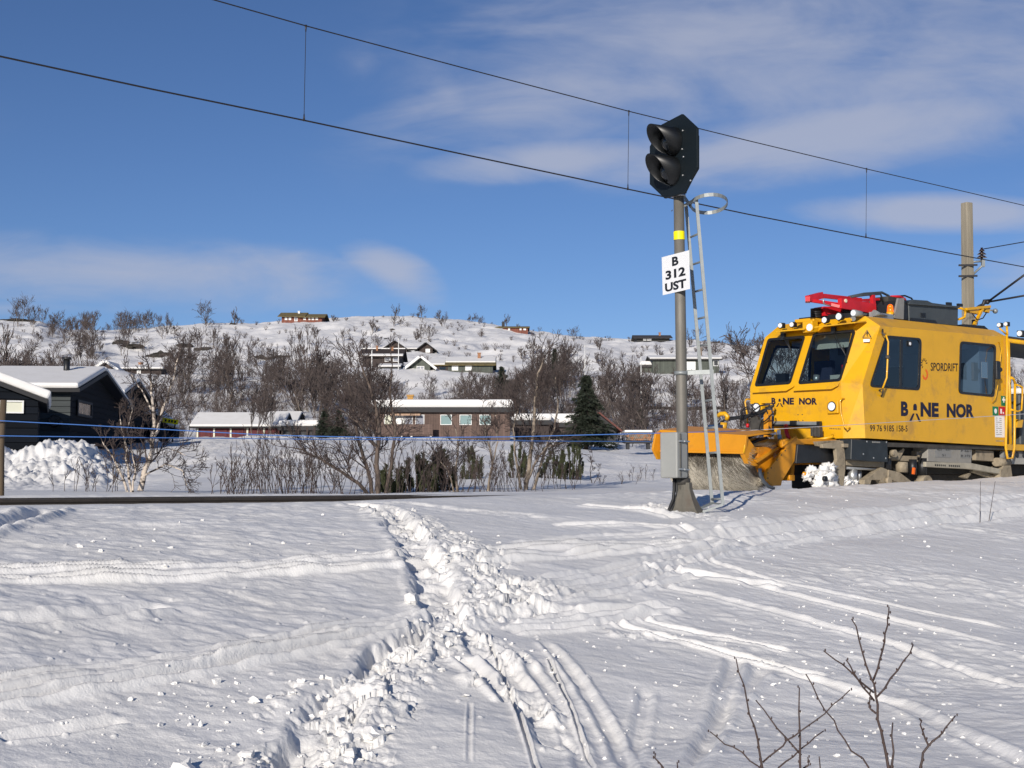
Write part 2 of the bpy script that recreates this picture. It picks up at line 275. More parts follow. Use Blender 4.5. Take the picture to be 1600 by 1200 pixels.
class MB:
    def __init__(s): s.v = []; s.f = []; s.sm = []; s.mi = []; s.m = 0
    def add(s, vs, fs, smooth=False):
        o = len(s.v); s.v += [tuple(v) for v in vs]; s.f += [tuple(i + o for i in f) for f in fs]; s.sm += [smooth] * len(fs); s.mi += [s.m] * len(fs); return s
    def box(s, a, b, M=None):
        x0, y0, z0 = a; x1, y1, z1 = b
        V = [Vector(p) for p in ((x0, y0, z0), (x1, y0, z0), (x1, y1, z0), (x0, y1, z0), (x0, y0, z1), (x1, y0, z1), (x1, y1, z1), (x0, y1, z1))]
        if M: V = [M @ v for v in V]
        return s.add(V, [(0, 3, 2, 1), (4, 5, 6, 7), (0, 1, 5, 4), (1, 2, 6, 5), (2, 3, 7, 6), (3, 0, 4, 7)])
    def cbox(s, c, sz, M=None): c = Vector(c); h = Vector(sz) / 2; return s.box(c - h, c + h, M)
    def bar(s, a, b, wd, ht, up=(0, 0, 1)):           # rectangular bar between two points
        a = Vector(a); b = Vector(b); d = b - a; z = Vector(up); x = d.normalized(); y = z.cross(x)
        if y.length < 1e-4: y = Vector((0, 1, 0)).cross(x)
        y.normalize(); z = x.cross(y); V = [p + y * (sy * wd / 2) + z * (sz * ht / 2) for p in (a, b) for sy, sz in ((-1, -1), (1, -1), (1, 1), (-1, 1))]
        return s.add(V, [(0, 3, 2, 1), (4, 5, 6, 7), (0, 1, 5, 4), (1, 2, 6, 5), (2, 3, 7, 6), (3, 0, 4, 7)])
    def tube(s, pts, r, n=8, r2=None, cap=True):
        pts = [Vector(p) for p in pts]; o = []; k = len(pts); up = None
        for i, p in enumerate(pts):
            d = (pts[min(i + 1, k - 1)] - pts[max(i - 1, 0)]).normalized()
            if up is None: up = Vector((0, 0, 1)) if abs(d.z) < .9 else Vector((1, 0, 0))
            x = d.cross(up).normalized(); y = x.cross(d); up = y
            rr = r if r2 is None else r + (r2 - r) * i / (k - 1)
            o += [p + (x * math.cos(2 * math.pi * j / n) + y * math.sin(2 * math.pi * j / n)) * rr for j in range(n)]
        f = [(i * n + j, i * n + (j + 1) % n, (i + 1) * n + (j + 1) % n, (i + 1) * n + j) for i in range(k - 1) for j in range(n)]
        s.add(o, f, n > 5)
        if cap: s.add(o[:n], [tuple(range(n))[::-1]]); s.add(o[-n:], [tuple(range(n))])
        return s
    def disc(s, c, ax, r, th, n=20, r2=None): c = Vector(c); ax = Vector(ax).normalized(); return s.tube([c - ax * th / 2, c + ax * th / 2], r, n, r2)
    def prism(s, poly, ext):                          # planar polygon pushed along a vector
        P = [Vector(p) for p in poly]; e = Vector(ext); n = len(P)
        tr = tessellate_polygon([P])
        s.add(P, [tuple(t) for t in tr]); s.add([p + e for p in P], [tuple(t)[::-1] for t in tr])
        return s.add(P + [p + e for p in P], [(i, (i + 1) % n, (i + 1) % n + n, i + n) for i in range(n)])
    def holed(s, outer, holes):
        loops = [[Vector(p) for p in outer]] + [[Vector(p) for p in h] for h in holes]; tr = tessellate_polygon(loops)
        return s.add([p for l in loops for p in l], [tuple(t) for t in tr])
    def ball(s, c, r, n=10, sq=(1, 1, 1)):
        V = []; Fc = []; c = Vector(c); m = n // 2 + 1
        for i in range(m + 1):
            for j in range(n): a = math.pi * i / m; b = 2 * math.pi * j / n; V.append(c + Vector((math.sin(a) * math.cos(b) * sq[0], math.sin(a) * math.sin(b) * sq[1], math.cos(a) * sq[2])) * r)
        for i in range(m):
            for j in range(n): Fc.append((i * n + j, (i + 1) * n + j, (i + 1) * n + (j + 1) % n, i * n + (j + 1) % n))
        return s.add(V, Fc, True)
    def build(s, name, mats, parent=None, bevel=0, label=None):
        me = bpy.data.meshes.new(name); me.from_pydata(s.v, [], s.f)
        for m in (mats if isinstance(mats, (list, tuple)) else [mats]): me.materials.append(m)
        me.polygons.foreach_set('use_smooth', s.sm); me.polygons.foreach_set('material_index', s.mi)
        bm = bmesh.new(); bm.from_mesh(me); bmesh.ops.remove_doubles(bm, verts=bm.verts, dist=1e-5); bmesh.ops.recalc_face_normals(bm, faces=bm.faces); bm.to_mesh(me); bm.free()
        o = link(bpy.data.objects.new(name, me), parent)
        if bevel:
            b = o.modifiers.new('bevel', 'BEVEL'); b.width = bevel; b.segments = 2; b.limit_method = 'ANGLE'; b.angle_limit = R(35)
        if label: o['label'] = label
        return o
def rounded(corners, r, k=5):                         # rounded polygon in 3-D
    C = [Vector(c) for c in corners]; out = []; n = len(C)
    for i in range(n):
        p, a, b = C[i], C[i - 1], C[(i + 1) % n]; da = (a - p).normalized(); db = (b - p).normalized(); P0 = p + da * r; P1 = p + db * r
        for j in range(k + 1): t = j / k; out.append(P0 * (1 - t) ** 2 + p * (2 * t * (1 - t)) + P1 * t * t)
    return out
def shrink(poly, d):                                  # inset a convex polygon by d metres
    P = [Vector(p) for p in poly]; c = sum(P, Vector()) / len(P); nrm = Vector()
    for i in range(len(P)): nrm += (P[i] - c).cross(P[(i + 1) % len(P)] - c)
    nrm.normalize(); out = []
    for i in range(len(P)):
        t = (P[(i + 1) % len(P)] - P[i - 1]).normalized(); inn = nrm.cross(t); out.append(P[i] + inn * d)
    return out
def ring(mb, outer, inner, ext):                      # a frame between two matching loops, pushed out
    e = Vector(ext); n = len(outer); V = list(outer) + list(inner) + [p + e for p in outer] + [p + e for p in inner]
    f = []
    for i in range(n):
        j = (i + 1) % n; f += [(i, j, n + j, n + i), (2 * n + i, 3 * n + i, 3 * n + j, 2 * n + j), (i, 2 * n + i, 2 * n + j, j), (n + i, n + j, 3 * n + j, 3 * n + i)]
    return mb.add(V, f)
def copy_tree(o, parent=None):
    c = o.copy(); sc.collection.objects.link(c)
    if parent: c.parent = parent
    for ch in list(o.children): copy_tree(ch, c)
    return c

# ------------------------------------------------------------------ materials
MATS = {}
def mat(name, col, rough=.6, metal=0., var=0., vs=6., bump=0., bs=40., stretch=(1, 1, 1), dirt=None, spec=.5, coat=0.):
    m = bpy.data.materials.new(name); m.use_nodes = True; nt = m.node_tree; N = nt.nodes; L = nt.links; b = N['Principled BSDF']; MATS[name] = m
    b.inputs['Base Color'].default_value = (*col, 1); b.inputs['Roughness'].default_value = rough; b.inputs['Metallic'].default_value = metal
    b.inputs['Specular IOR Level'].default_value = spec; b.inputs['Coat Weight'].default_value = coat
    if var or bump or dirt:
        tc = N.new('ShaderNodeTexCoord'); mp = N.new('ShaderNodeMapping'); mp.inputs['Scale'].default_value = stretch; L.new(tc.outputs['Object'], mp.inputs[0])
    if var:
        n = N.new('ShaderNodeTexNoise'); n.inputs['Scale'].default_value = vs; n.inputs['Detail'].default_value = 6; n.inputs['Roughness'].default_value = .65; L.new(mp.outputs[0], n.inputs[0])
        mr = N.new('ShaderNodeMapRange'); mr.inputs[1].default_value = .3; mr.inputs[2].default_value = .7; mr.inputs[3].default_value = 1 - var; mr.inputs[4].default_value = 1 + var; L.new(n.outputs[0], mr.inputs[0])
        mx = N.new('ShaderNodeVectorMath'); mx.operation = 'SCALE'; mx.inputs[0].default_value = col; L.new(mr.outputs[0], mx.inputs['Scale'])
        src = mx.outputs[0]
        if dirt:
            n2 = N.new('ShaderNodeTexNoise'); n2.inputs['Scale'].default_value = dirt[1]; n2.inputs['Detail'].default_value = 8; n2.inputs['Roughness'].default_value = .7; L.new(mp.outputs[0], n2.inputs[0])
            r2 = N.new('ShaderNodeMapRange'); r2.inputs[1].default_value = dirt[2]; r2.inputs[2].default_value = dirt[2] + .16; r2.inputs[4].default_value = dirt[3]; L.new(n2.outputs[0], r2.inputs[0])
            mm = N.new('ShaderNodeMix'); mm.data_type = 'RGBA'; L.new(r2.outputs[0], mm.inputs[0]); L.new(src, mm.inputs[6]); mm.inputs[7].default_value = (*dirt[0], 1); src = mm.outputs[2]
        L.new(src, b.inputs['Base Color'])
    if bump:
        n = N.new('ShaderNodeTexNoise'); n.inputs['Scale'].default_value = bs; n.inputs['Detail'].default_value = 4; L.new(mp.outputs[0], n.inputs[0])
        bp = N.new('ShaderNodeBump'); bp.inputs['Strength'].default_value = 1; bp.inputs['Distance'].default_value = bump; L.new(n.outputs[0], bp.inputs['Height']); L.new(bp.outputs[0], b.inputs['Normal'])
    return m
def boards(name, col, axis='X', pitch=.16, var=.25, depth=.012, worn=None):   # plank cladding
    m = mat(name, col, .8, var=var, vs=1.6, stretch=(1, 1, 6) if axis in 'XY' else (.4, .4, 8)); nt = m.node_tree; N = nt.nodes; L = nt.links; b = N['Principled BSDF']
    tc = N.new('ShaderNodeTexCoord'); sp_ = N.new('ShaderNodeSeparateXYZ'); L.new(tc.outputs['Object'], sp_.inputs[0])
    if axis == 'X':
        ad = N.new('ShaderNodeMath'); ad.operation = 'ADD'; L.new(sp_.outputs[0], ad.inputs[0]); L.new(sp_.outputs[1], ad.inputs[1]); srcv = ad.outputs[0]
    else: srcv = sp_.outputs[2]
    mu = N.new('ShaderNodeMath'); mu.operation = 'MULTIPLY'; mu.inputs[1].default_value = 1 / pitch; L.new(srcv, mu.inputs[0])
    fr = N.new('ShaderNodeMath'); fr.operation = 'FRACT'; L.new(mu.outputs[0], fr.inputs[0])
    fl = N.new('ShaderNodeMath'); fl.operation = 'FLOOR'; L.new(mu.outputs[0], fl.inputs[0])
    wn = N.new('ShaderNodeTexWhiteNoise'); wn.noise_dimensions = '1D'; L.new(fl.outputs[0], wn.inputs['W'])
    gr = N.new('ShaderNodeMapRange'); gr.inputs[1].default_value = 0; gr.inputs[2].default_value = .12; L.new(fr.outputs[0], gr.inputs[0])
    bp = N.new('ShaderNodeBump'); bp.inputs['Distance'].default_value = depth; L.new(gr.outputs[0], bp.inputs['Height']); L.new(bp.outputs[0], b.inputs['Normal'])
    src = b.inputs['Base Color'].links[0].from_socket
    k = N.new('ShaderNodeMapRange'); k.inputs[3].default_value = 1 - var; k.inputs[4].default_value = 1 + var; L.new(wn.outputs[0], k.inputs[0])
    g2 = N.new('ShaderNodeMapRange'); g2.inputs[1].default_value = 0; g2.inputs[2].default_value = .1; g2.inputs[3].default_value = .35; g2.inputs[4].default_value = 1; L.new(fr.outputs[0], g2.inputs[0])
    m2 = N.new('ShaderNodeMath'); m2.operation = 'MULTIPLY'; L.new(k.outputs[0], m2.inputs[0]); L.new(g2.outputs[0], m2.inputs[1])
    vm = N.new('ShaderNodeVectorMath'); vm.operation = 'SCALE'; L.new(src, vm.inputs[0]); L.new(m2.outputs[0], vm.inputs['Scale']); L.new(vm.outputs[0], b.inputs['Base Color'])
    return m
def snow_mat(name, b1=.012, b2=.004, col=(.80, .79, .77)):
    m = bpy.data.materials.new(name); m.use_nodes = True; nt = m.node_tree; N = nt.nodes; L = nt.links; b = N['Principled BSDF']
    b.inputs['Roughness'].default_value = .55; b.inputs['Specular IOR Level'].default_value = .35
    tc = N.new('ShaderNodeTexCoord')
    def nz(s, d):
        n = N.new('ShaderNodeTexNoise'); n.inputs['Scale'].default_value = s; n.inputs['Detail'].default_value = d; n.inputs['Roughness'].default_value = .6; L.new(tc.outputs['Object'], n.inputs[0]); return n.outputs[0]
    bp = N.new('ShaderNodeBump'); bp.inputs['Distance'].default_value = b1; L.new(nz(6, 6), bp.inputs['Height'])
    b2_ = N.new('ShaderNodeBump'); b2_.inputs['Distance'].default_value = b2; L.new(nz(55, 3), b2_.inputs['Height']); L.new(bp.outputs[0], b2_.inputs['Normal']); L.new(b2_.outputs[0], b.inputs['Normal'])
    mr = N.new('ShaderNodeMapRange'); mr.inputs[1].default_value = .35; mr.inputs[2].default_value = .7; L.new(nz(1.3, 7), mr.inputs[0])
    mx = N.new('ShaderNodeMix'); mx.data_type = 'RGBA'; L.new(mr.outputs[0], mx.inputs[0]); mx.inputs[6].default_value = (*col, 1); mx.inputs[7].default_value = (col[0] * .93, col[1] * .925, col[2] * .91, 1); L.new(mx.outputs[2], b.inputs['Base Color'])
    return m
def glass_mat(name, tint=(.5, .58, .6), trans=.6, rough=.02):
    m = bpy.data.materials.new(name); m.use_nodes = True; nt = m.node_tree; N = nt.nodes; L = nt.links; N.clear()
    o = N.new('ShaderNodeOutputMaterial'); g = N.new('ShaderNodeBsdfGlossy'); g.inputs['Roughness'].default_value = rough; t = N.new('ShaderNodeBsdfTransparent'); t.inputs[0].default_value = (*[c * trans for c in tint], 1)
    f = N.new('ShaderNodeLayerWeight'); f.inputs[0].default_value = .5; pw = N.new('ShaderNodeMath'); pw.operation = 'POWER'; pw.inputs[1].default_value = 4; L.new(f.outputs['Facing'], pw.inputs[0]); mr = N.new('ShaderNodeMath'); mr.operation = 'MULTIPLY_ADD'; mr.inputs[1].default_value = .8; mr.inputs[2].default_value = .09; L.new(pw.outputs[0], mr.inputs[0])
    x = N.new('ShaderNodeMixShader'); L.new(mr.outputs[0], x.inputs[0]); L.new(t.outputs[0], x.inputs[1]); L.new(g.outputs[0], x.inputs[2]); L.new(x.outputs[0], o.inputs[0]); return m
SNOW = snow_mat('snow'); SNOWFAR = snow_mat('snow_far', .08, .02, (.82, .81, .80)); RSNOW = snow_mat('roof_snow', .03, .01, (.84, .84, .84))
YEL = mat('yellow_paint', (.70, .365, .005), .38, var=.07, vs=1.5, dirt=((.33, .18, .05), 1.9, .52, .55), coat=.15, bump=.0015, bs=2.2)
ORG = mat('orange_paint', (.60, .25, .008), .45, var=.1, vs=3, dirt=((.28, .12, .03), 3., .56, .6))
BLK = mat('black_plastic', (.012, .013, .015), .45, var=.3, vs=8); RUB = mat('rubber', (.015, .015, .016), .6)
DKG = mat('dark_grey_paint', (.055, .065, .07), .5, var=.15, vs=3); DKP = mat('black_panel', (.02, .026, .03), .5, var=.3, vs=4, dirt=((.12, .11, .09), 6, .6, .4))
DUST = mat('dusty_steel', (.30, .25, .175), .8, var=.25, vs=5, dirt=((.09, .075, .055), 4, .52, .8), bump=.004, bs=30)
DARKST = mat('dark_steel', (.05, .046, .04), .7, var=.4, vs=7); STEEL = mat('steel', (.45, .46, .46), .4, .7)
GALV = mat('galvanised', (.25, .27, .27), .5, .35, var=.12, vs=9); POLE = mat('weathered_pole', (.15, .14, .12), .6, .2, var=.22, vs=5, stretch=(1, 1, .25), dirt=((.30, .28, .25), 3, .58, .6)); CONC = mat('grey_cast', (.12, .11, .088), .75, var=.3, vs=8, stretch=(1, 1, .3), dirt=((.07, .045, .03), 4, .52, .7))
CABM = mat('grey_cabinet', (.27, .275, .26), .5, var=.05, vs=5); YBAND = mat('yellow_band', (.9, .78, .0), .5); WHITE = mat('white_plate', (.8, .8, .8), .4); INK = mat('black_ink', (.008, .008, .01), .5); NAVY = mat('navy_ink', (.007, .005, .025), .5)
RED = mat('red_paint', (.55, .012, .02), .4, var=.15, vs=5); GRN = mat('green_sign', (.0, .17, .07), .5); REDS = mat('red_sign', (.5, .01, .02), .5); ORL = mat('orange_logo', (.75, .13, .01), .5)
SILV = mat('lamp_reflector', (.75, .78, .8), .18, .9, var=.2, vs=60); LENS = mat('lamp_lens', (.85, .88, .9), .1, .1, var=.3, vs=50, spec=.9)
SIGB = mat('signal_black', (.004, .008, .011), .6, spec=.3); HOODM = mat('hood_black', (.004, .005, .006), .4, var=.2, vs=10); HOODLIT = mat('hood_lit', (.11, .12, .115), .5); SLENS = mat('dark_lens', (.01, .012, .015), .08)  # grey hood copy has the sunlight on the lower hood put into its colour
RAILM = mat('rail_steel', (.028, .022, .018), .8, .0, var=.3, vs=4); RAILT = mat('rail_top', (.36, .35, .33), .3, .8); WIRE = mat('wire', (.03, .028, .03), .5, .3); CORD = mat('grey_cord', (.30, .30, .32), .7); ROPE = mat('blue_rope', (.06, .17, .48), .6)
WOOD = mat('mast_wood', (.25, .22, .165), .8, var=.3, vs=7, stretch=(1, 1, .07), bump=.004, bs=30); POST = mat('post_wood', (.10, .07, .042), .8, var=.3, vs=8, stretch=(1, 1, .15)); INSU = mat('insulator_brown', (.025, .012, .01), .2)
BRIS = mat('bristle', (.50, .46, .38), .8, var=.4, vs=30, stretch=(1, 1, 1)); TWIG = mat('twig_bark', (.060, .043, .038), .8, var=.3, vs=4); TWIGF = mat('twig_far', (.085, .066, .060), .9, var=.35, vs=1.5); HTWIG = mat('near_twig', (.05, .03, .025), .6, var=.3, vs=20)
NEED = mat('spruce_needles', (.020, .028, .016), .8, var=.5, vs=3); PINE = mat('pine_needles', (.050, .058, .024), .8, var=.4, vs=5); ROCK = mat('rock', (.04, .036, .030), .9, var=.5, vs=2, bump=.05, bs=3)
GLASS = glass_mat('cab_glass', (.62, .72, .75), .95); VEST = mat('hi_vis', (.7, .85, .05), .7); CREAM = mat('blind', (.75, .72, .55), .7)
def birch_mat():
    m = mat('birch_bark', (.50, .43, .36), .8, var=.3, vs=3); nt = m.node_tree; N = nt.nodes; L = nt.links; b = N['Principled BSDF']
    tc = N.new('ShaderNodeTexCoord'); mp = N.new('ShaderNodeMapping'); mp.inputs['Scale'].default_value = (2, 2, 9); L.new(tc.outputs['Object'], mp.inputs[0])
    n = N.new('ShaderNodeTexNoise'); n.inputs['Scale'].default_value = 1.6; n.inputs['Detail'].default_value = 5; L.new(mp.outputs[0], n.inputs[0])
    r = N.new('ShaderNodeMapRange'); r.inputs[1].default_value = .52; r.inputs[2].default_value = .58; L.new(n.outputs[0], r.inputs[0])
    mx = N.new('ShaderNodeMix'); mx.data_type = 'RGBA'; L.new(r.outputs[0], mx.inputs[0]); src = b.inputs['Base Color'].links[0].from_socket; L.new(src, mx.inputs[6]); mx.inputs[7].default_value = (.05, .04, .035, 1); L.new(mx.outputs[2], b.inputs['Base Color']); return m
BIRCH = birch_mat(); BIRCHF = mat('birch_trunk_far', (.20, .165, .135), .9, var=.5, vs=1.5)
# ------------------------------------------------------------------ ground meshes
def build_ground():
    a = np.concatenate([np.linspace(-1.6, -.5, 90)[:-1], np.linspace(-.5, .5, 1500), np.linspace(.5, 1.6, 90)[1:]])
    yy = np.concatenate([np.linspace(2.0, 6.5, 60)[:-1], 6.5 * (26 / 6.5) ** np.linspace(0, 1, 820)[:-1], np.linspace(26, 46, 170)])
    Yg, Ag = np.meshgrid(yy, a, indexing='ij'); Xg = Ag * Yg; Z = np.empty(Xg.shape)
    for i in range(0, len(yy), 120): Z[i:i + 120] = ground(Xg[i:i + 120], Yg[i:i + 120])
    o = link(bpy.data.objects.new('snow_ground', grid_mesh('snow_ground', Xg, Yg, Z, SNOW))); tag(o, 'trodden snowfield in the foreground', None, None, 'structure')
    Xb, Yb = np.meshgrid(np.linspace(-70, 70, 120), np.linspace(-60, 2.2, 60)); s_, t_ = st(Xb, Yb)
    o = link(bpy.data.objects.new('snow_field', grid_mesh('snow_field', Xb, Yb, base_z(Xb, Yb) - .03 + fbm(Xb / 3, Yb / 3, 3) * .05, SNOW))); o['kind'] = 'structure'
    a = np.concatenate([np.linspace(-1.6, -.46, 80)[:-1], np.linspace(-.46, .46, 900), np.linspace(.46, 1.6, 80)[1:]]); yy = np.concatenate([np.linspace(45.4, 85, 150)[:-1], np.linspace(85, 420, 330)[:-1], np.linspace(420, 1500, 30)])
    Yg, Ag = np.meshgrid(yy, a, indexing='ij'); Xg = Ag * Yg; Z = base_z(Xg, Yg) + far_detail(Xg, Yg) * ss(-3, -12, st(Xg, Yg)[0]); Z[0] -= .05
    o = link(bpy.data.objects.new('hill', grid_mesh('hill', Xg, Yg, Z, SNOWFAR))); tag(o, 'snowy hillside behind the cabins', None, None, 'structure')
build_ground()
# ------------------------------------------------------------------ buildings
PANE = glass_mat('house_glass', (.35, .42, .45), .35, .05); PBACK = mat('dim_room', (.05, .055, .06), .9); CURT = mat('pale_blind', (.62, .62, .5), .8); TEAL = mat('teal_curtain', (.20, .29, .29), .8)
GREYC = mat('grey_curtain', (.25, .26, .30), .8)
WFR = mat('white_frame', (.72, .72, .7), .6); TRIM = mat('dark_trim', (.02, .02, .022), .7); BROWN = boards('brown_boards', (.115, .075, .06), 'X', .2, .2); DKBR = boards('dark_brown_boards', (.045, .032, .028), 'X', .25, .2)
NAVYB = boards('dark_blue_boards', (.004, .006, .010), 'Z', .24, .25, .03); NAVYB.node_tree.nodes['Principled BSDF'].inputs['Specular IOR Level'].default_value = .15; LITBLUEB = boards('lit_blue_boards', (.040, .048, .050), 'Z', .24, .25, .03); REDB = boards('red_boards', (.10, .018, .02), 'X', .2, .15); GREENB = boards('green_grey_boards', (.075, .085, .070), 'X', .25, .2)  # paler blue copy carries weak sunlight in its colour
RUST = boards('red_brown_boards', (.17, .055, .035), 'X', .3, .2); BLKB = boards('black_boards', (.022, .022, .02), 'Z', .3, .2); TURF = mat('turf_roof', (.14, .11, .045), .95, var=.4, vs=2, bump=.05, bs=6); FELT = mat('roof_felt', (.045, .042, .042), .8, var=.3, vs=3)
REDROOF = mat('red_roof', (.13, .045, .035), .8, var=.3, vs=3); BRICK = mat('chimney_brick', (.30, .15, .08), .85, var=.3, vs=6); STONE = mat('chimney_stone', (.17, .13, .10), .9, var=.4, vs=4); PINEW = mat('chimney_board', (.45, .25, .07), .8, var=.2, vs=3); AWN = mat('awning', (.5, .33, .22), .8, var=.3, vs=6, stretch=(1, .1, .1))
def house(name, label, Y, x0, x1, yb, ye, yr, dep, wallm, roofm=None, style='eave', wins=(), snow=(0, 1), yaw=0., ov=.4, chim=(), cat='cabin', group=None, sn=.22, apex=.5, extra=None, base=1.5, snow2=True):
    k = Y / F; W = (x1 - x0) * k; He = (yb - ye) * k; Hr = (yb - yr) * k * (1 + (dep * .5 / Y if style == 'eave' else 0)) - (0 if style != 'eave' else 0); roofm = roofm or FELT
    P = at(x0, yb, Y); t = empty(name, P, yaw, label, cat, group); m = MB()
    if style == 'eave': m.prism([(0, y, z) for y, z in ((0, -base), (dep, -base), (dep, He), (dep / 2, Hr - .06), (0, He))], (W, 0, 0))
    elif style == 'gable': m.prism([(x, 0, z) for x, z in ((0, -base), (W, -base), (W, He), (W * apex, Hr - .06), (0, He))], (0, dep, 0))
    else: m.box((0, 0, -base), (W, dep, He))
    m.build('wall', wallm, t)
    def slab(a, b, e, th, lift, mt, nm, par, bev=0):     # sheet from a to b, pushed along e
        a = Vector(a); b = Vector(b); e = Vector(e); n = (b - a).cross(e).normalized(); n = n if n.z > 0 else -n; q = MB(); l = n * lift
        q.prism([a + l, b + l, b + l + n * th, a + l + n * th], e); return q.build(nm, mt, par, bev)
    rt = None
    if style == 'eave':
        sl = (Hr - He) / (dep / 2); rf = slab((-ov, -ov, He - ov * sl), (-ov, dep / 2, Hr), (W + 2 * ov, 0, 0), .14, 0, roofm, 'roof', t); slab((-ov, dep + ov, He - ov * sl), (-ov, dep / 2, Hr), (W + 2 * ov, 0, 0), .14, 0, roofm, 'roof', t)
        if snow:
            a, b = snow; L_ = dep / 2 + ov
            if sn: slab((-ov + .05, -ov + .05 + L_ * a, He - ov * sl + L_ * a * sl), (-ov + .05, -ov + L_ * b, He - ov * sl + L_ * b * sl), (W + 2 * ov - .1, 0, 0), sn, .142, SNOW, 'snow_cover', rf, .08)
            slab((-ov + .05, dep + ov - .05, He - ov * sl), (-ov + .05, dep / 2, Hr), (W + 2 * ov - .1, 0, 0), sn or .1, .142, SNOW, 'snow_cover', rf, .08)
    elif style == 'gable':
        ax = W * apex
        rl = slab((-ov, -ov, He - ov * (Hr - He) / ax), (ax, -ov, Hr), (0, dep + 2 * ov, 0), .14, 0, roofm, 'roof', t); rf = rl
        rr = slab((W + ov, -ov, He - ov * (Hr - He) / (W - ax)), (ax, -ov, Hr), (0, dep + 2 * ov, 0), .14, 0, roofm, 'roof', t)
        if snow:
            slab((-ov, -ov + .04, He - ov * (Hr - He) / ax), (ax, -ov + .04, Hr), (0, dep + 2 * ov - .1, 0), sn, .142, SNOW, 'snow_cover', rl, .08)
            slab((W + ov, -ov + .04, He - ov * (Hr - He) / (W - ax)), (ax, -ov + .04, Hr), (0, dep + 2 * ov - .1, 0), sn, .142, SNOW, 'snow_cover', rr, .08)
    else:                                              # low mono roof, snow mounded on it
        q = MB(); q.box((-ov, -ov, He - .32), (W + ov, dep + ov, He + .02)); rf = q.build('roof', roofm, t)
        q = MB(); q.box((-ov + .06, -ov + .06, He + .022), (W + ov - .06, dep + ov, Hr)); q.build('snow_cover', SNOW, rf, .25)
    for wn in wins:
        a, b, c, d, kind = wn[:5]; xa, xb, za, zb = (a - x0) * k, (c - x0) * k, (yb - d) * k, (yb - b) * k; fw = max(.05, .9 * k) if kind != 'door' else .06
        pts = [Vector(p) for p in ((xa, -.03, za), (xb, -.03, za), (xb, -.03, zb), (xa, -.03, zb))]
        inn = [Vector((xa + fw, -.03, za + fw)), Vector((xb - fw, -.03, za + fw)), Vector((xb - fw, -.03, zb - fw)), Vector((xa + fw, -.03, zb - fw))]
        fm = {'dark': TRIM, 'bdark': TRIM}.get(kind, WFR); q = MB(); ring(q, pts, inn, (0, -.05, 0))
        if kind in ('cross', 'french'):
            q.box(((xa + xb) / 2 - .035, -.075, za), ((xa + xb) / 2 + .035, -.032, zb)); q.box((xa, -.073, (za + zb) / 2 - .03), (xb, -.031, (za + zb) / 2 + .03))
        o = q.build('window', fm, t); pm = {'blind': CURT, 'teal': TEAL, 'grey': GREYC, 'white': WFR, 'cross': GREYC, 'french': WFR, 'reddoor': REDB, 'black': PBACK}.get(kind, PANE)
        q = MB(); q.box((xa + fw * .8, -.035, za + fw * .8), (xb - fw * .8, -.012, zb - fw * .8)); q.build('pane', pm, o)
    for c in chim:
        cx, c0, c1, wd, mt = c; q = MB(); xx = (cx - x0) * k; q.box((xx - wd * k / 2, dep * .35, (yb - c1) * k), (xx + wd * k / 2, dep * .35 + wd * k, (yb - c0) * k)); q.box((xx - wd * k / 2 - .06, dep * .35 - .06, (yb - c0) * k), (xx + wd * k / 2 + .06, dep * .35 + wd * k + .06, (yb - c0) * k + .12)); q.build('chimney', mt, rf)
    if extra: extra(t, k, W, He, Hr)
    return t
# brown cabin in the middle
def ex(t, k, W, He, Hr):
    q = MB(); q.box((.1, -1.2, .1), (W * .437, -1.1, .92)); q.box((.1, -1.1, .0), (W * .437, .0, .1)); q.build('balcony', BROWN, t)
    for x in (2.2, W * .28, W * .42): q = MB(); q.cbox((x, -1.05, -.8), (.14, .14, 1.6)); q.build('post', WFR, t)
    q = MB(); q.prism([(W * .12, -.1, He - .40), (W * .12, -.55, He - .50), (W * .12, -.55, He - .58), (W * .12, -.1, He - .46)], (W * .22, 0, 0)); q.build('awning', AWN, t)
house('brown_cabin', 'long brown boarded cabin with a flat snowy roof and pine chimney box', 110, 585, 797, 682, 638, 624, 7, BROWN, TRIM, 'flat', ov=.35,
      wins=[(600, 648, 613, 664, 'blind'), (617, 649, 631, 664, 'white'), (632, 648, 645, 664, 'grey'), (649, 648, 663, 664, 'grey'), (688, 648, 706, 664, 'teal'), (718, 648, 737, 664, 'teal'), (749, 648, 767, 664, 'teal')], chim=[(637, 616, 628, 9, PINEW)], extra=ex, base=1.8)
house('low_brown_annex', 'low brown cabin behind birches, right of the long brown cabin', 122, 803, 858, 682, 658, 646, 6, DKBR, TRIM, 'flat', ov=.3, base=1.5)
house('low_brown_shed', 'low brown shed with snowy roof left of the tall spruce', 124, 852, 906, 684, 662, 646, 5, DKBR, TRIM, 'flat', ov=.3, base=1.5)
house('dark_gable_hut', 'dark hut with a red-brown roof edge right of the tall spruce', 128, 908, 962, 680, 668, 646, 6, TRIM, REDROOF, 'gable', snow=None, ov=.5)
def doors(t, k, W, He, Hr):
    for i in range(5):
        q = MB(); x = .35 + i * W / 5; q.box((x, -.06, .0), (x + W / 5 - .55, -.01, He - .25)); q.build('garage_door', REDB, t)
        q = MB(); q.box((x - .28, -.10, -.2), (x - .12, -.0, He - .1)); q.build('post', CURT, t)
house('garage_row', 'row of red garage doors under one snowy roof behind the mound', 132, 306, 436, 692, 666, 648, 6, REDB, TRIM, 'eave', ov=.55, cat='garage', extra=doors)
def cport(t, k, W, He, Hr):
    for x in (.1, W * .5, W * .75, W - .1): q = MB(); q.cbox((x, -.3, He / 2 - .2), (.16, .16, He + .4)); q.build('post', DKBR, t)
house('carport', 'dark open carport with thick snow joined right of the red garages', 131, 440, 494, 692, 667, 656, 6, PBACK, TRIM, 'flat', ov=.35, cat='carport', extra=cport)
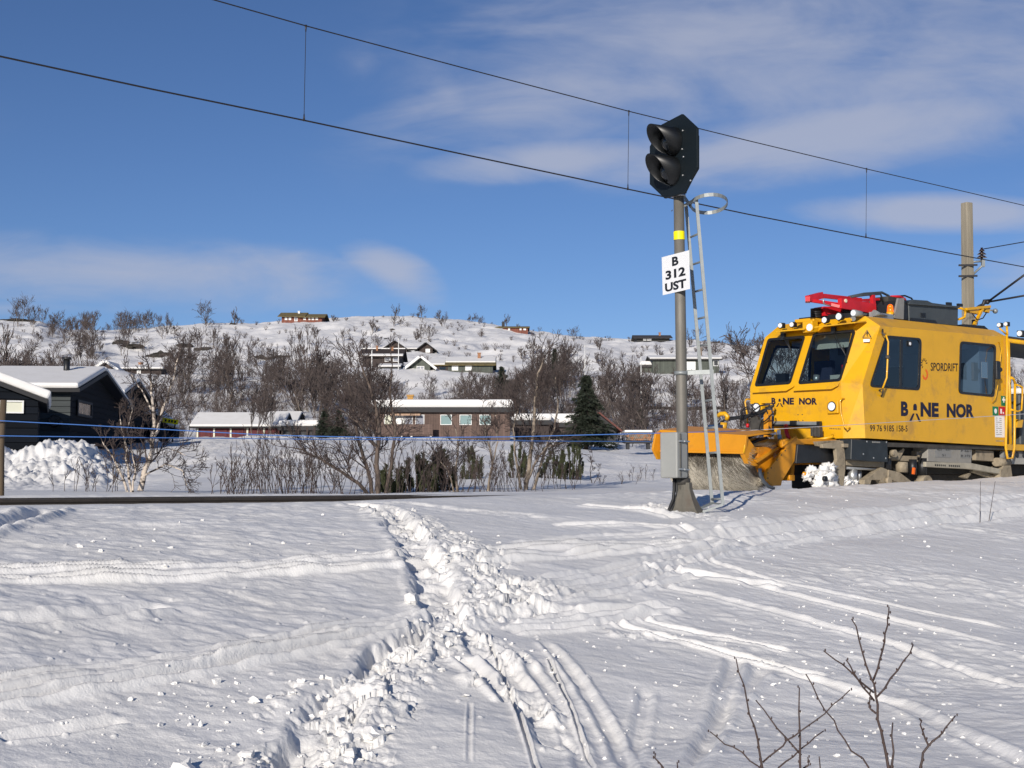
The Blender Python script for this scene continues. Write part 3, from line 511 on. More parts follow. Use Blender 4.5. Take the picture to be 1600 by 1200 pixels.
house('garage_wing', 'snow covered roof wing behind the carport', 140, 420, 458, 690, 662, 646, 6, DKBR, TRIM, 'eave', ov=.5, cat='garage')
# green-grey cabin on the terrace and its neighbours
house('green_grey_cabin', 'green-grey cabin wing with turf and snow roof on the terrace', 216, 700, 770, 580, 570, 557, 9, GREENB, TURF, 'eave', wins=[(706, 570.5, 716, 579, 'white'), (727, 570.5, 737, 579, 'white')], snow=(.3, 1), ov=.5, chim=[(748, 549, 557, 5, BRICK)])
house('gabled_cabin', 'small green-grey cabin with white bargeboards and a cross-barred window', 213, 642, 672, 581, 571, 559, 9, GREENB, WFR, 'gable', wins=[(651, 572, 663, 581, 'cross')], ov=.9)
house('cabin_link', 'low dark link with snowy roof between the two green-grey cabin wings', 219, 672, 702, 580, 571, 562, 7, DKBR, TURF, 'eave', wins=[(686, 573, 697, 578, 'dark')], ov=.3)
house('brown_house', 'two-storey dark brown house among birches on the hillside', 232, 566, 624, 584, 556, 543, 9, DKBR, DKBR, 'eave', wins=[(601, 558, 610, 565, 'grey'), (614, 558, 623, 565, 'grey')], snow=(0, .18), ov=.7, chim=[(586, 538, 546, 3, BRICK), (610, 540, 547, 4, BRICK)], snow2=False, cat='house')
house('grey_garage', 'grey garage with a snowy roof under the dark brown house', 224, 594, 623, 584, 574, 569, 6, GREENB, FELT, 'eave', wins=[(597, 576, 618, 584, 'grey')], cat='garage')
house('twin_gable_cabin', 'dark cabin with a wide low gable, high behind the brown house', 262, 598, 636, 552, 546, 533, 9, DKBR, TRIM, 'gable', wins=[(612, 544, 620, 550, 'grey')], snow=None, ov=.8)
house('small_gable_cabin', 'dark cabin with a small gable and snowy ridge beside the wide gable', 262, 655, 676, 552, 544, 536, 8, DKBR, TRIM, 'gable', wins=[(665, 545, 672, 551, 'white')], snow=None, ov=.8)
house('ridge_link', 'low dark cabin body with snow roof joining the two dark gables', 266, 634, 657, 552, 546, 541, 6, DKBR, TRIM, 'eave', ov=.4)
# along the crest
house('hilltop_cabin', 'red-brown turf-roofed cabin alone on the left hilltop', 350, 440, 472, 503, 494, 486, 9, RUST, TURF, 'eave', wins=[(445, 495.5, 449, 500, 'white'), (451, 495.5, 455, 500, 'white'), (460, 495, 465, 502, 'grey')], snow=None, chim=[(464, 484, 491, 3, WFR)], ov=.9)
house('hilltop_cabin_wing', 'lower red-brown wing of the left hilltop cabin', 350, 472, 503, 503, 495, 489, 7, RUST, TURF, 'eave', wins=[(474, 496, 478, 500, 'white'), (482, 496, 485, 500, 'white'), (487, 496, 491, 500, 'white'), (493, 496, 497, 500, 'white')], snow=None, ov=.9)
house('crest_cabin', 'red cabin half hidden by shrubs on the right crest', 350, 776, 825, 519, 512, 508, 8, RUST, TURF, 'eave', wins=[(781, 512.5, 785, 516, 'white'), (794, 512.5, 797, 516, 'white'), (812, 512.5, 815, 516, 'white'), (818, 512.5, 822, 516, 'white')], snow=None, chim=[(786, 502, 510, 4, TRIM)], ov=.5)
house('black_crest_cabin', 'black low cabin with a dark roof on the crest left of the signal', 350, 995, 1046, 534, 528, 522, 8, BLKB, FELT, 'eave', wins=[(1005, 527.5, 1010, 532, 'white'), (1011, 527.5, 1018, 532, 'white')], snow=None, chim=[(1033, 518, 525, 3, BRICK)], ov=.8)
house('long_green_cabin', 'long green cabin with a stone chimney behind the signal mast', 214, 1020, 1124, 580, 562, 555, 8, GREENB, FELT, 'eave', wins=[(1072, 565, 1087, 578, 'french'), (1115, 563, 1123, 572, 'black')], snow=(.1, 1), chim=[(1099, 541, 558, 5, STONE)], ov=.5)
house('green_lean_to', 'low green lean-to at the left end of the long green cabin', 216, 1002, 1020, 580, 571, 564, 5, GREENB, FELT, 'flat', ov=.3)
house('porch_gable_cabin', 'cabin with a white-edged porch gable above the dark blue cabins', 205, 152, 178, 592, 575, 566, 5, DKBR, WFR, 'gable', wins=[(157, 577, 162, 585, 'white'), (166, 577, 172, 585, 'white')], ov=.7)
house('long_hill_cabin', 'long dark cabin with white patches right of the porch gable', 208, 178, 252, 592, 577, 569, 7, DKBR, TRIM, 'eave', wins=[(182, 578, 188, 585, 'black'), (214, 578, 220, 586, 'white')], snow=(.0, .9), chim=[(212, 565, 572, 6, BRICK)], ov=.4)
# three dark blue cabins at the left
def lamp_b(t, k, W, He, Hr):
    q = MB(); q.disc((W - .55, -.14, 1.35), (0.2, -1, 0), .24, .06, 20, .2); q.ball((W - .35, -.3, 1.3), .13, 12); q.bar((W - .5, 0, 1.3), (W - .5, -.2, 1.3), .05, .05); q.build('satellite_dish', BLK, t)
    q = MB(); q.disc((W + .03, 4.6, He + .55), (1, 0, 0), .001, .001, 6); s = q; s.v = []; s.f = []; s.sm = []; s.mi = []
    for (y0, y1, z0, z1) in ((1.0, 3.6, He - .95, He - .3),):
        o_ = [Vector((W + .03, y0, z0)), Vector((W + .03, y1, z0)), Vector((W + .03, y1, z1)), Vector((W + .03, y0, z1))]; i_ = [Vector((W + .03, y0 + .12, z0 + .1)), Vector((W + .03, y1 - .12, z0 + .1)), Vector((W + .03, y1 - .12, z1 - .1)), Vector((W + .03, y0 + .12, z1 - .1))]
        ring(s, o_, i_, (.05, 0, 0))
    f = s.build('window', TRIM, t); q = MB(); q.box((W + .01, 1.1, He - .87), (W + .035, 3.5, He - .38)); q.build('pane', MIRR, f)
    q = MB(); q.ball((W + .2, 9.0, He - .2), .12, 10); q.bar((W, 9, He - .1), (W + .2, 9, He - .1), .05, .05); q.build('wall_lamp', BLK, t)
MIRR = mat('reflecting_pane', (.30, .22, .17), .25, .3, var=.5, vs=2, spec=.8)
def side_walls(o, side, front):                       # paler colour paints in the light on the wall facing the track
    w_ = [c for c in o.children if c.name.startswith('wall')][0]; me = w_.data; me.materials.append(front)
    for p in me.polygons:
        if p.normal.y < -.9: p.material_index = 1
def ridge_house(*a, **k): return house(*a, **k)
t = house('dark_blue_cabin', 'middle dark blue cabin with a black stovepipe and a satellite dish', 55, -40, 105, 712, 609, 581, 9.3, NAVYB, TRIM, 'eave', snow=(0, 1), ov=.45, yaw=R(4.4), extra=lamp_b, base=1.5); side_walls(t, NAVYB, LITBLUEB)
q = MB(); rp = t.children[1]; q.tube([(2.6 + .1, 3.2, 3.2), (2.7, 3.2, 4.1)], .13, 12); q.tube([(2.7, 3.2, 4.05), (2.7, 3.2, 4.15)], .19, 12); q.box((2.35, 2.9, 3.0), (3.05, 3.5, 3.38)); q.build('stovepipe', BLK, rp)
def win_c(t, k, W, He, Hr):
    o_ = [Vector((W + .03, y, z)) for y, z in ((1.6, He - .5), (3.6, He - .5), (3.6, He + .1), (1.6, He + .1))]; i_ = [Vector((W + .03, y, z)) for y, z in ((1.7, He - .4), (3.5, He - .4), (3.5, He), (1.7, He))]; q = MB(); ring(q, o_, i_, (.05, 0, 0)); f = q.build('window', TRIM, t)
    q = MB(); q.box((W + .01, 1.68, He - .42), (W + .035, 3.52, He + .02)); q.build('pane', MIRR, f)
t = house('far_dark_cabin', 'farthest dark cabin of the three, partly behind the left birch', 66, 100, 183, 700, 618, 598, 6.6, NAVYB, TRIM, 'eave', ov=.4, yaw=R(4.4), extra=win_c); side_walls(t, NAVYB, NAVYB)
house('nearest_dark_cabin', 'nearest dark blue cabin at the left edge with a pale blind in its window', 44.7, -327, 37, 713, 619.5, 551, 7, NAVYB, TRIM, 'gable', wins=[(-45, 620, 15, 641, 'blind')], ov=.28, apex=.5, sn=.30, yaw=R(18))
# ------------------------------------------------------------------ trees and shrubs
def segs_mesh(name, segs, mats, sides=3):
    A = np.array([[*s[0], *s[1], s[2], s[3]] for s in segs], float); p0 = A[:, :3]; p1 = A[:, 3:6]; r0 = A[:, 6]; r1 = A[:, 7]; d = p1 - p0; d /= np.maximum(np.linalg.norm(d, axis=1, keepdims=True), 1e-6)
    up = np.where(np.abs(d[:, 2:3]) < .9, [[0, 0, 1.]], [[1., 0, 0]]); x = np.cross(d, up); x /= np.linalg.norm(x, axis=1, keepdims=True); y = np.cross(x, d); V = []
    for j in range(sides): a = 2 * math.pi * j / sides; V.append(p0 + (x * math.cos(a) + y * math.sin(a)) * r0[:, None])
    for j in range(sides): a = 2 * math.pi * j / sides; V.append(p1 + (x * math.cos(a) + y * math.sin(a)) * r1[:, None])
    V = np.stack(V, 1); n = len(segs); b = np.arange(n)[:, None] * 2 * sides
    Q = np.concatenate([b + np.array([[j, (j + 1) % sides, sides + (j + 1) % sides, sides + j]]) for j in range(sides)], 0)
    return arr_mesh(name, V.reshape(-1, 3), Q, mats, sides > 3)
def unit(v): return v / (np.linalg.norm(v) + 1e-9)
def grow(rng, p, d, L, r, lv, mx, out, kids, spread, upw, minr, lmul=.62, wob=.25):
    n = 4 if lv < 2 else 3; pts = [p]; dd = d; sl = L / n; rr = r
    for i in range(n):
        dd = unit(dd + rng.normal(0, wob, 3) * .6 + np.array([0, 0, upw * .12])); q = p + dd * sl; r2 = max(rr * .80, minr); out.append((p, q, rr, r2, lv)); p = q; rr = r2; pts.append(p)
    if lv < mx:
        for j in range(kids[min(lv, len(kids) - 1)]):
            f = rng.uniform(.2, 1.) if lv else rng.uniform(.25, 1.); i = min(int(f * n), n - 1); b = pts[i] + (pts[i + 1] - pts[i]) * (f * n - i)
            ax = unit(np.cross(dd, rng.normal(0, 1, 3))); nd = unit(dd * math.cos(spread) + ax * math.sin(spread) + np.array([0, 0, upw * .3])); grow(rng, b, nd, L * lmul * rng.uniform(.7, 1.15) * (1.15 - .4 * f), max(r * .5, minr), lv + 1, mx, out, kids, spread, upw, minr, lmul, wob)
def birch_meshes(seed, H, stems, kids, mx, minr, spread=.6, upw=.5, trunk_r=.06, lmul=.6):
    rng = np.random.default_rng(seed); o = []
    for s in range(stems):
        a = rng.uniform(0, 6.28); ln = rng.uniform(.05, .3) if stems > 1 else .06; d = unit(np.array([math.cos(a) * ln, math.sin(a) * ln, 1])); grow(rng, np.array([math.cos(a), math.sin(a), -.8]) * np.array([.1, .1, 1]) * (1 if stems > 1 else .3), d, H * rng.uniform(.6, .8), trunk_r * rng.uniform(.7, 1.1), 0, mx, o, kids, spread, upw, minr, lmul)
    return [s for s in o if s[4] == 0 or (s[4] == 1 and s[2] > minr * 2.2)], [s for s in o if not (s[4] == 0 or (s[4] == 1 and s[2] > minr * 2.2))]
protos = []
for i, (H, stems, kids, mx, sp_, uw) in enumerate([(7, 1, (9, 5, 4), 3, .55, .6), (6.5, 2, (7, 5, 3), 3, .6, .5), (6, 3, (6, 4, 3), 3, .5, .7), (7.5, 1, (10, 5, 3), 3, .7, .4), (5.5, 3, (5, 4, 4), 3, .65, .5), (8, 2, (8, 4, 3), 3, .45, .9), (4.2, 5, (4, 4, 3), 3, .45, .8), (3.4, 6, (3, 4, 3), 3, .4, .9)]):
    a, b = birch_meshes(100 + i, H, stems, kids, mx, .023, sp_, uw, .07 if i < 6 else .035)
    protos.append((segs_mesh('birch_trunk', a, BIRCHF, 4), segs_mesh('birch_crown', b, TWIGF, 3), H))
rngp = random.Random(7)
def plant(i, px, Y, sc_, label, group, name='bare_birch', cat='tree', sink=0):
    X = (px - 800) / F * Y; t = empty(name, (X, Y, fz(X, Y) - sink), rngp.uniform(0, 6.28), label, cat, group); t.scale = (sc_ * rngp.uniform(.85, 1.2),) * 2 + (sc_,)
    link(bpy.data.objects.new('trunk', protos[i][0]), t); link(bpy.data.objects.new('crown', protos[i][1]), t); return t
HOUSES = [(440, 503, 484, 504, 350), (585, 797, 615, 682, 110), (306, 500, 646, 692, 131), (640, 775, 553, 582, 213), (566, 680, 530, 584, 224), (438, 506, 484, 504, 372), (990, 1050, 518, 534, 362), (1002, 1128, 541, 580, 214), (148, 252, 560, 592, 205), (776, 826, 504, 519, 368)]
def clear(px, Y, h, frac=.35):
    X = (px - 800) / F * Y; yb = 752 - (fz(X, Y) - EZ) / Y * F; yt = yb - h / Y * F; w_ = h * .25 / Y * F
    for (a, b, c, d, YH) in HOUSES:
        if a - w_ < px < b + w_ and Y < YH + 9 and yt < d - (d - c) * frac and yb > c: return Y > YH + 9
        if a - w_ < px < b + w_ and YH - 3 < Y < YH + 9: return False
    return True
def scatter(n, px0, px1, Y0, Y1, kinds, s0, s1, label, group, seed, **kw):
    rr = random.Random(seed); c = 0; tries = 0
    while c < n and tries < n * 12:
        tries += 1; px = rr.uniform(px0, px1); Y = rr.uniform(Y0, Y1); i = rr.choice(kinds); s_ = rr.uniform(s0, s1)
        if not clear(px, Y, protos[i][2] * s_): continue
        if fbm(np.array([px / 60.]), np.array([Y / 14.]), 2, seed)[0] < kw.get('cut', -.12): continue
        plant(i, px, Y, s_, label, group); c += 1
scatter(46, 250, 570, 138, 205, (0, 1, 2, 3, 4, 5), .75, 1.15, 'bare birch on the slope above the red garages', 'birches above the red garages', 1)
scatter(40, 570, 860, 126, 208, (0, 1, 2, 4, 5), .6, .95, 'bare birch on the slope above the long brown cabin', 'birches above the brown cabin', 2)
scatter(60, 860, 1330, 130, 208, (0, 1, 2, 3, 4, 5), .7, 1.1, 'bare birch in the wood behind the signal mast', 'birches behind the signal', 3)
scatter(26, -60, 250, 110, 200, (0, 1, 2, 3, 5), .7, 1.1, 'bare birch behind the dark blue cabins', 'birches behind the dark cabins', 4)
scatter(52, -40, 440, 235, 362, (1, 2, 4, 6, 7), .6, 1.05, 'small bare birch high on the left hillside', 'birches high on the left hillside', 5)
scatter(50, 440, 1380, 240, 372, (4, 6, 7), .55, .95, 'small bare birch on the open upper hillside', 'birches on the open upper hillside', 6)
scatter(14, 95, 245, 366, 392, (1, 2, 4), .7, 1.05, 'bare birch standing on the left skyline', 'birches on the left skyline', 8, cut=-9)
scatter(8, 640, 860, 366, 385, (6, 7, 4), .5, .9, 'small bush on the skyline right of the hilltop', 'bushes on the skyline', 9, cut=-9)
for px, Y, i, s_, lab in ((322, 345, 3, 1.2, 'lone bare birch on the skyline left of the hilltop cabin'), (565, 190, 3, 1.5, 'tall dense birch left of the green-grey cabin terrace'), (500, 175, 5, 1.3, 'purplish dense birch above the carport'), (25, 330, 1, 1.2, 'bare birch on the far left ridge'), (1180, 190, 3, 1.7, 'tall birch just left of the yellow cab'), (1215, 170, 0, 1.5, 'tall birch behind the yellow cab'), (1585, 70, 3, .9, 'birch behind the rear platform of the vehicle'),
                          (1020, 116, 3, .8, 'pale birch by the log stack'), (985, 118, 5, .7, 'slender birch left of the log stack'), (395, 128, 5, .85, 'white-stemmed birch in front of the garage roof'), (425, 127, 1, .8, 'forked birch at the right end of the garages')): plant(i, px, Y, s_, lab, None)
# undergrowth nobody could count
def scrub():
    rng = np.random.default_rng(5); segs = []
    for n, px0, px1, Y0, Y1, h in ((1400, -80, 1660, 128, 212, 2.2), (520, -60, 1660, 232, 375, 1.3), (160, 100, 260, 75, 120, 2.)):
        for _ in range(n):
            px = rng.uniform(px0, px1); Y = rng.uniform(Y0, Y1); X = (px - 800) / F * Y
            if not clear(px, Y, h, .2): continue
            b = np.array([X, Y, fz(X, Y) - .2]); hh = h * rng.uniform(.5, 1.3)
            for j in range(11):
                d = unit(np.array([rng.normal(0, .35), rng.normal(0, .35), 1])); m_ = b + d * hh * .55; e = m_ + unit(d + rng.normal(0, .3, 3)) * hh * .45; segs += [(b, m_, .022, .018), (m_, e, .018, .012)]
                for q_ in range(2): f = m_ + (e - m_) * rng.uniform(0, .8); segs.append((f, f + unit(d + rng.normal(0, .6, 3)) * hh * .3, .016, .01))
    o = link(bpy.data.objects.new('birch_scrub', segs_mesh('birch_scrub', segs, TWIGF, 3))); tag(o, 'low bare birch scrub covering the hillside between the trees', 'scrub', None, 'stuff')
scrub()
DBARK = mat('dark_birch_bark', (.10, .075, .06), .85, var=.6, vs=4); MBARK = mat('grey_birch_bark', (.22, .18, .14), .85, var=.7, vs=5)
# big birches just behind the track
def hero(name, label, Y, stems, seed, twl=.9, kids=(5, 4, 3), minr=.0035, dens=1., cat='tree', spread=.65, group=None, upw=.35, bark=None, mx=3):
    rng = np.random.default_rng(seed); px0, py0 = stems[0][0][0]; X = (px0 - 800) / F * Y; base = np.array([X, Y, fz(X, Y)]); tr = []; tw = []
    t = empty(name, tuple(base), 0, label, cat, group); off = base
    for pts, r0, r1 in stems:
        P = [np.array(at(p[0], p[1], Y + (p[2] if len(p) > 2 else 0))) - off for p in pts]
        if pts[0][1] > 755: P[0][2] = -.25
        n = len(P); Q = []
        for i in range(n - 1):
            for k in range(3): Q.append(P[i] + (P[i + 1] - P[i]) * k / 3 + rng.normal(0, .012, 3) * (k > 0))
        Q.append(P[-1]); m = len(Q) - 1
        for i in range(m):
            a = r0 + (r1 - r0) * i / m; b = r0 + (r1 - r0) * (i + 1) / m; tr.append((Q[i], Q[i + 1], a, b))
            if i > m * .22:
                for _ in range(rng.poisson(1.5 * dens)):
                    f = i / m; d0 = unit(Q[i + 1] - Q[i]); ax = unit(np.cross(d0, rng.normal(0, 1, 3))); d = unit(d0 * math.cos(spread) + ax * math.sin(spread)); o = []
                    grow(rng, Q[i], d, twl * (1.2 - .7 * f) * rng.uniform(.6, 1.2), max(a * .45, minr * 1.6), 1, mx, o, (0,) + tuple(kids), spread, upw, minr, .6, .3); tw += o
        o = []; grow(rng, Q[-1], unit(Q[-1] - Q[-2]), twl * .7, r1, 1, mx, o, (0,) + tuple(kids), spread, upw, minr, .6, .3); tw += o
    link(bpy.data.objects.new('trunk', segs_mesh('trunk', tr, bark or BIRCH, 7)), t); link(bpy.data.objects.new('crown', segs_mesh('crown', [s[:4] for s in tw], TWIG, 3)), t); return t
hero('birch', 'white-barked leaning birch in front of the dark blue cabins', 28, [([(216, 768), (226, 735), (238, 705), (241, 665), (238, 625), (235, 590)], .065, .02), ([(240, 682), (252, 650, .1), (262, 622, .2), (272, 590, .2), (278, 560, .2)], .04, .012), ([(224, 745), (258, 725, -.4), (285, 735, -.6), (292, 758, -.6)], .02, .008), ([(236, 712), (262, 700, .3), (290, 712, .3)], .016, .006), ([(236, 640), (222, 610, .2), (205, 585, .3)], .02, .008)], 11, .62, dens=1.0, minr=.0045)
hero('small_birch', 'slim birch left of the leaning white birch', 27, [([(208, 768), (200, 728), (195, 690), (188, 655)], .03, .01), ([(195, 690), (202, 660), (206, 635)], .012, .006), ([(208, 766), (186, 735, .3), (170, 705, .4), (160, 690, .4)], .03, .01), ([(206, 767), (212, 735, -.3), (206, 705, -.3)], .025, .01)], 12, .42, dens=.9, minr=.0045)
hero('birch_clump', 'large dark crooked birch clump left of the brown cabin', 30, bark=DBARK, stems=[([(592, 768), (588, 725), (593, 680), (588, 640), (578, 605), (566, 575)], .06, .02), ([(585, 768), (575, 735, .4), (560, 690, .6), (552, 640, .7), (545, 600, .8)], .05, .016), ([(588, 768), (560, 755, -.2), (535, 738, -.3), (505, 720, -.3), (478, 706, -.3), (460, 700, -.3)], .045, .012), ([(598, 768), (612, 725, .3), (618, 670, .3), (610, 620, .3), (612, 580, .3)], .045, .014), ([(590, 700), (560, 660, -.4), (530, 640, -.5)], .03, .01)], seed=13, twl=.85, dens=1.15, kids=(5, 4, 3), minr=.005)
hero('tall_birch', 'tall multi-stemmed birch right of the brown cabin', 34, bark=MBARK, stems=[([(822, 757), (828, 715), (834, 670), (836, 625), (840, 585), (850, 560)], .06, .018), ([(828, 757), (848, 715, .3), (866, 670, .4), (872, 630, .5), (868, 590, .5)], .04, .014), ([(818, 757), (806, 715, -.3), (802, 670, -.4), (812, 630, -.4)], .035, .012), ([(825, 750), (838, 720, -.2), (852, 700, -.2), (880, 690, -.2)], .03, .01)], seed=14, twl=.88, dens=1.05, kids=(5, 4, 3), minr=.005)
hero('thin_birch', 'thin grey birch in front of the right windows of the brown cabin', 33, [([(760, 764), (770, 725), (762, 690), (755, 655)], .035, .012), ([(770, 722), (778, 690), (776, 660)], .02, .008)], bark=MBARK, seed=15, twl=.6, dens=1.0, minr=.0045)
hero('hedge_birch', 'low spreading birch between the dwarf pines and the brown cabin', 32, [([(715, 765), (712, 735), (716, 700), (712, 670)], .03, .01), ([(716, 764), (700, 735), (684, 715)], .022, .009)], bark=MBARK, seed=16, twl=.55, dens=1.1, minr=.0045)
hero('twiggy_bush', 'thin twiggy bush on the bank right of the tall birch', 36, [([(925, 755), (922, 735), (925, 715)], .012, .006), ([(928, 755), (936, 738)], .01, .005)], 18, .3, dens=.6, minr=.004, cat='shrub', bark=TWIG)
def stems_bush(px, py, Y, n, h, seed, label, group):
    rng = np.random.default_rng(seed); X = (px - 800) / F * Y; z = fz(X, Y); t = []
    for _ in range(n):
        b = np.array([rng.normal(0, .35), rng.normal(0, .3), -.1]); d = unit(np.array([rng.normal(0, .16), rng.normal(0, .16), 1])); o = []; grow(rng, b, d, h * rng.uniform(.5, 1.1), .009, 0, 2, o, (4, 2), .45, .5, .004, .42, .2); t += o
    o = link(bpy.data.objects.new('bare_shrub', segs_mesh('bare_shrub', [s[:4] for s in t], TWIG, 3))); o.location = (X, Y, z); return tag(o, label, 'shrub', group)
for i, (px, n, h, Y) in enumerate([(362, 10, .6, 27), (378, 14, .9, 28), (398, 12, .7, 27), (425, 14, 1.1, 28), (443, 16, 1.3, 29), (462, 14, 1.0, 28), (485, 12, .9, 29), (505, 14, 1.1, 28), (530, 12, .9, 28), (640, 14, 1.1, 29), (672, 12, 1.0, 30), (700, 14, 1.1, 31), (738, 12, .9, 30), (790, 14, 1.0, 32), (812, 12, .8, 33), (880, 10, .7, 35), (150, 8, .7, 27), (128, 7, .6, 27), (955, 6, .5, 40), (985, 8, .6, 44)]):
    stems_bush(px, 765, Y, n, h, 60 + i, 'leafless upright stems poking out of the snow bank behind the rail', 'bare shrubs behind the rail')
# conifers
def needles(name, C, D, n_mat, rng, w_=.012, l=.09):   # C clump points, D directions -> crossed little blades
    n = len(C); d = D / np.linalg.norm(D, axis=1, keepdims=True); s_ = np.cross(d, rng.normal(0, 1, (n, 3))); s_ /= np.linalg.norm(s_, axis=1, keepdims=True); L = (l * rng.uniform(.6, 1.3, n))[:, None]; W = w_
    V = np.stack([C - s_ * W, C + s_ * W, C + d * L], 1).reshape(-1, 3); return arr_mesh(name, V, np.arange(n * 3).reshape(-1, 3), n_mat)
def spruce(name, label, px, py, Y, h, wd, seed, dens=1.):
    rng = np.random.default_rng(seed); X = (px - 800) / F * Y; z = EZ + (752 - py) / F * Y; t = empty(name, (X, Y, z), 0, label, 'tree'); m = MB(); m.tube([(0, 0, -.5), (.03, 0, h * .5), (0, 0, h * .97)], wd * .045, 8, .02); m.build('trunk', TWIG, t)
    C = []; D = []; br = []; zz = h * .06
    while zz < h * .98:
        f = zz / h; R_ = wd / 2 * (1 - f) ** .85 * rng.uniform(.55, 1.25) + .06 * h / 8; nb = max(4, int(9 - 4 * f)); a0 = rng.uniform(0, 6.28)
        for j in range(nb):
            a = a0 + 6.283 * j / nb + rng.normal(0, .25); L = R_ * rng.uniform(.45, 1.3); out = np.array([math.cos(a), math.sin(a), 0]); tip = out * L + np.array([0, 0, zz - L * rng.uniform(.15, .5)]); b = np.array([0, 0, zz]); br.append((b, tip, .03, .01)); k = int(46 * dens * (L / wd * 2 + .15))
            u_ = rng.uniform(.15, 1.05, k)[:, None]; side = np.array([-out[1], out[0], 0]); lat = rng.normal(0, .26, (k, 1)) * L * (1.15 - u_) + rng.normal(0, .05, (k, 1)); c = b + (tip - b) * u_ + side * lat + np.array([0, 0, 1]) * (-.10 * np.abs(lat) - rng.uniform(0, .16, (k, 1)) + .12 * (u_ - .5) ** 2 * L)
            C.append(c); D.append(out * .8 + side * np.sign(lat) * .6 + rng.normal(0, .4, (k, 3)) + np.array([0, 0, -.25]))
        zz += h * .033 * rng.uniform(.7, 1.2)
    C = np.concatenate(C); D = np.concatenate(D); link(bpy.data.objects.new('crown', needles('crown', C, D, NEED, rng, .045 * h / 8 + .02, .32 * h / 8 + .1)), t); link(bpy.data.objects.new('branches', segs_mesh('branches', br, TWIG, 3)), t); return t
spruce('spruce', 'tall dark green spruce between the brown sheds', 916, 694, 106, 5.4, 3.9, 1, 2.2)
spruce('spruce', 'small dark spruce directly behind the right end of the brown cabin', 784, 628, 165, 4.3, 2.8, 2, 1.3)
spruce('spruce', 'narrow dark spruce standing among birches above the brown sheds', 867, 600, 200, 5.3, 2.2, 3, 1.1)
spruce('spruce', 'short spruce right of the carport, the left of two', 507, 684, 122, 2.6, 2.0, 4, 1.)
spruce('spruce', 'short spruce left of the brown cabin, the right of two', 530, 686, 118, 2.5, 2.2, 5, 1.)
spruce('spruce', 'tiny dark spruce peeping over the garage wing roof', 466, 662, 150, 2.0, 1.8, 6, .8)
spruce('spruce', 'small spruce at the foot of the birch wood left of the log stack', 1000, 664, 150, 1.8, 1.8, 7, .8)
def mugo(px, py, Y, wpx, hpx, seed, label):            # dwarf pine: upright bottle-brush shoots
    rng = np.random.default_rng(seed); k = Y / F; X = (px - 800) / F * Y; z = fz(X, Y); ztop = EZ + (752 - py + hpx) / F * Y - z; t = empty('dwarf_pine', (X, Y, z), 0, label, 'shrub'); C = []; D = []; br = []; n = int(wpx * .8)
    for i in range(n):
        x = rng.uniform(-.5, .5) * wpx * k; y = rng.uniform(-.5, .5) * min(wpx * k, 1.6) * .8; top = ztop * (1 - (abs(x) / (wpx * k * .5)) ** 2 * .45) * rng.uniform(.25, 1.08); b = np.array([x * .8, y, max(top - .5, 0)]); d = unit(np.array([x * .35, y * .35, 1]) + rng.normal(0, .15, 3)); L = rng.uniform(.2, .45); tip = np.array([x, y, top]); br.append((np.array([x * .7, y * .7, -.1]), tip - d * L, .014, .008))
        m = 170; u_ = rng.uniform(0, 1, m)[:, None]; c = tip - d * L + d * L * u_; C.append(c); r_ = rng.normal(0, 1, (m, 3)); r_ -= (r_ @ d)[:, None] * d; D.append(unit_rows(r_) * .8 + d * .9)
    C = np.concatenate(C); D = np.concatenate(D); link(bpy.data.objects.new('crown', needles('crown', C, D, PINE, rng, .013, .085)), t); link(bpy.data.objects.new('trunk', segs_mesh('trunk', br, TWIG, 4)), t)
def unit_rows(a): return a / np.linalg.norm(a, axis=1, keepdims=True)
mugo(612, 758, 31, 34, 36, 1, 'dark dwarf pine left in the hedge, beside the big birch clump'); mugo(652, 758, 32, 66, 46, 2, 'widest dwarf pine in the middle of the hedge below the brown cabin'); mugo(690, 758, 33, 48, 54, 3, 'tall dwarf pine just right of the hedge middle')
mugo(738, 722, 42, 34, 22, 4, 'small round dwarf pine alone on the snow slope'); mugo(808, 722, 44, 30, 32, 5, 'dwarf pine tucked left of the tall birch'); mugo(862, 722, 46, 44, 34, 6, 'dwarf pine behind the stems of the tall birch'); mugo(892, 720, 46, 40, 28, 7, 'low dwarf pine reaching right of the tall birch')
# rocks showing through the snow
def rock(px, py, Y, w_, h_, seed, label):
    m = MB(); m.ball((0, 0, 0), 1, 20); k = Y / F; X = (px - 800) / F * Y; V = np.array(m.v); n = fbm(V[:, 0] * 2.6 + seed, V[:, 2] * 2.7 + V[:, 1] * 2.1, 4, seed); V = V * (1 + n[:, None] * .9) * np.array([w_ * k / 2, w_ * k * .3, h_ * k / 2]); m.v = [tuple(v) for v in V]; m.sm = [False] * len(m.sm)
    o = m.build('rock_outcrop', ROCK); o.location = (X, Y, fz(X, Y)); tag(o, label, 'rock', 'dark rocks in the hillside snow')
for i, (px, Y, w_, h_) in enumerate([(185, 282, 26, 12), (200, 276, 34, 9), (222, 285, 40, 9), (250, 270, 30, 10), (286, 278, 26, 9), (315, 272, 22, 8), (405, 262, 22, 9), (432, 258, 30, 9), (450, 256, 18, 6), (458, 300, 14, 6), (482, 290, 12, 5), (362, 345, 10, 5), (612, 318, 8, 3), (603, 305, 10, 3), (20, 372, 50, 6), (1015, 178, 70, 9), (1100, 178, 90, 8), (910, 180, 60, 7), (240, 262, 30, 8), (945, 340, 12, 4), (1120, 345, 12, 4)]): rock(px, 0, Y, w_, h_, i + 3, 'dark rock breaking through the snow on the hillside')
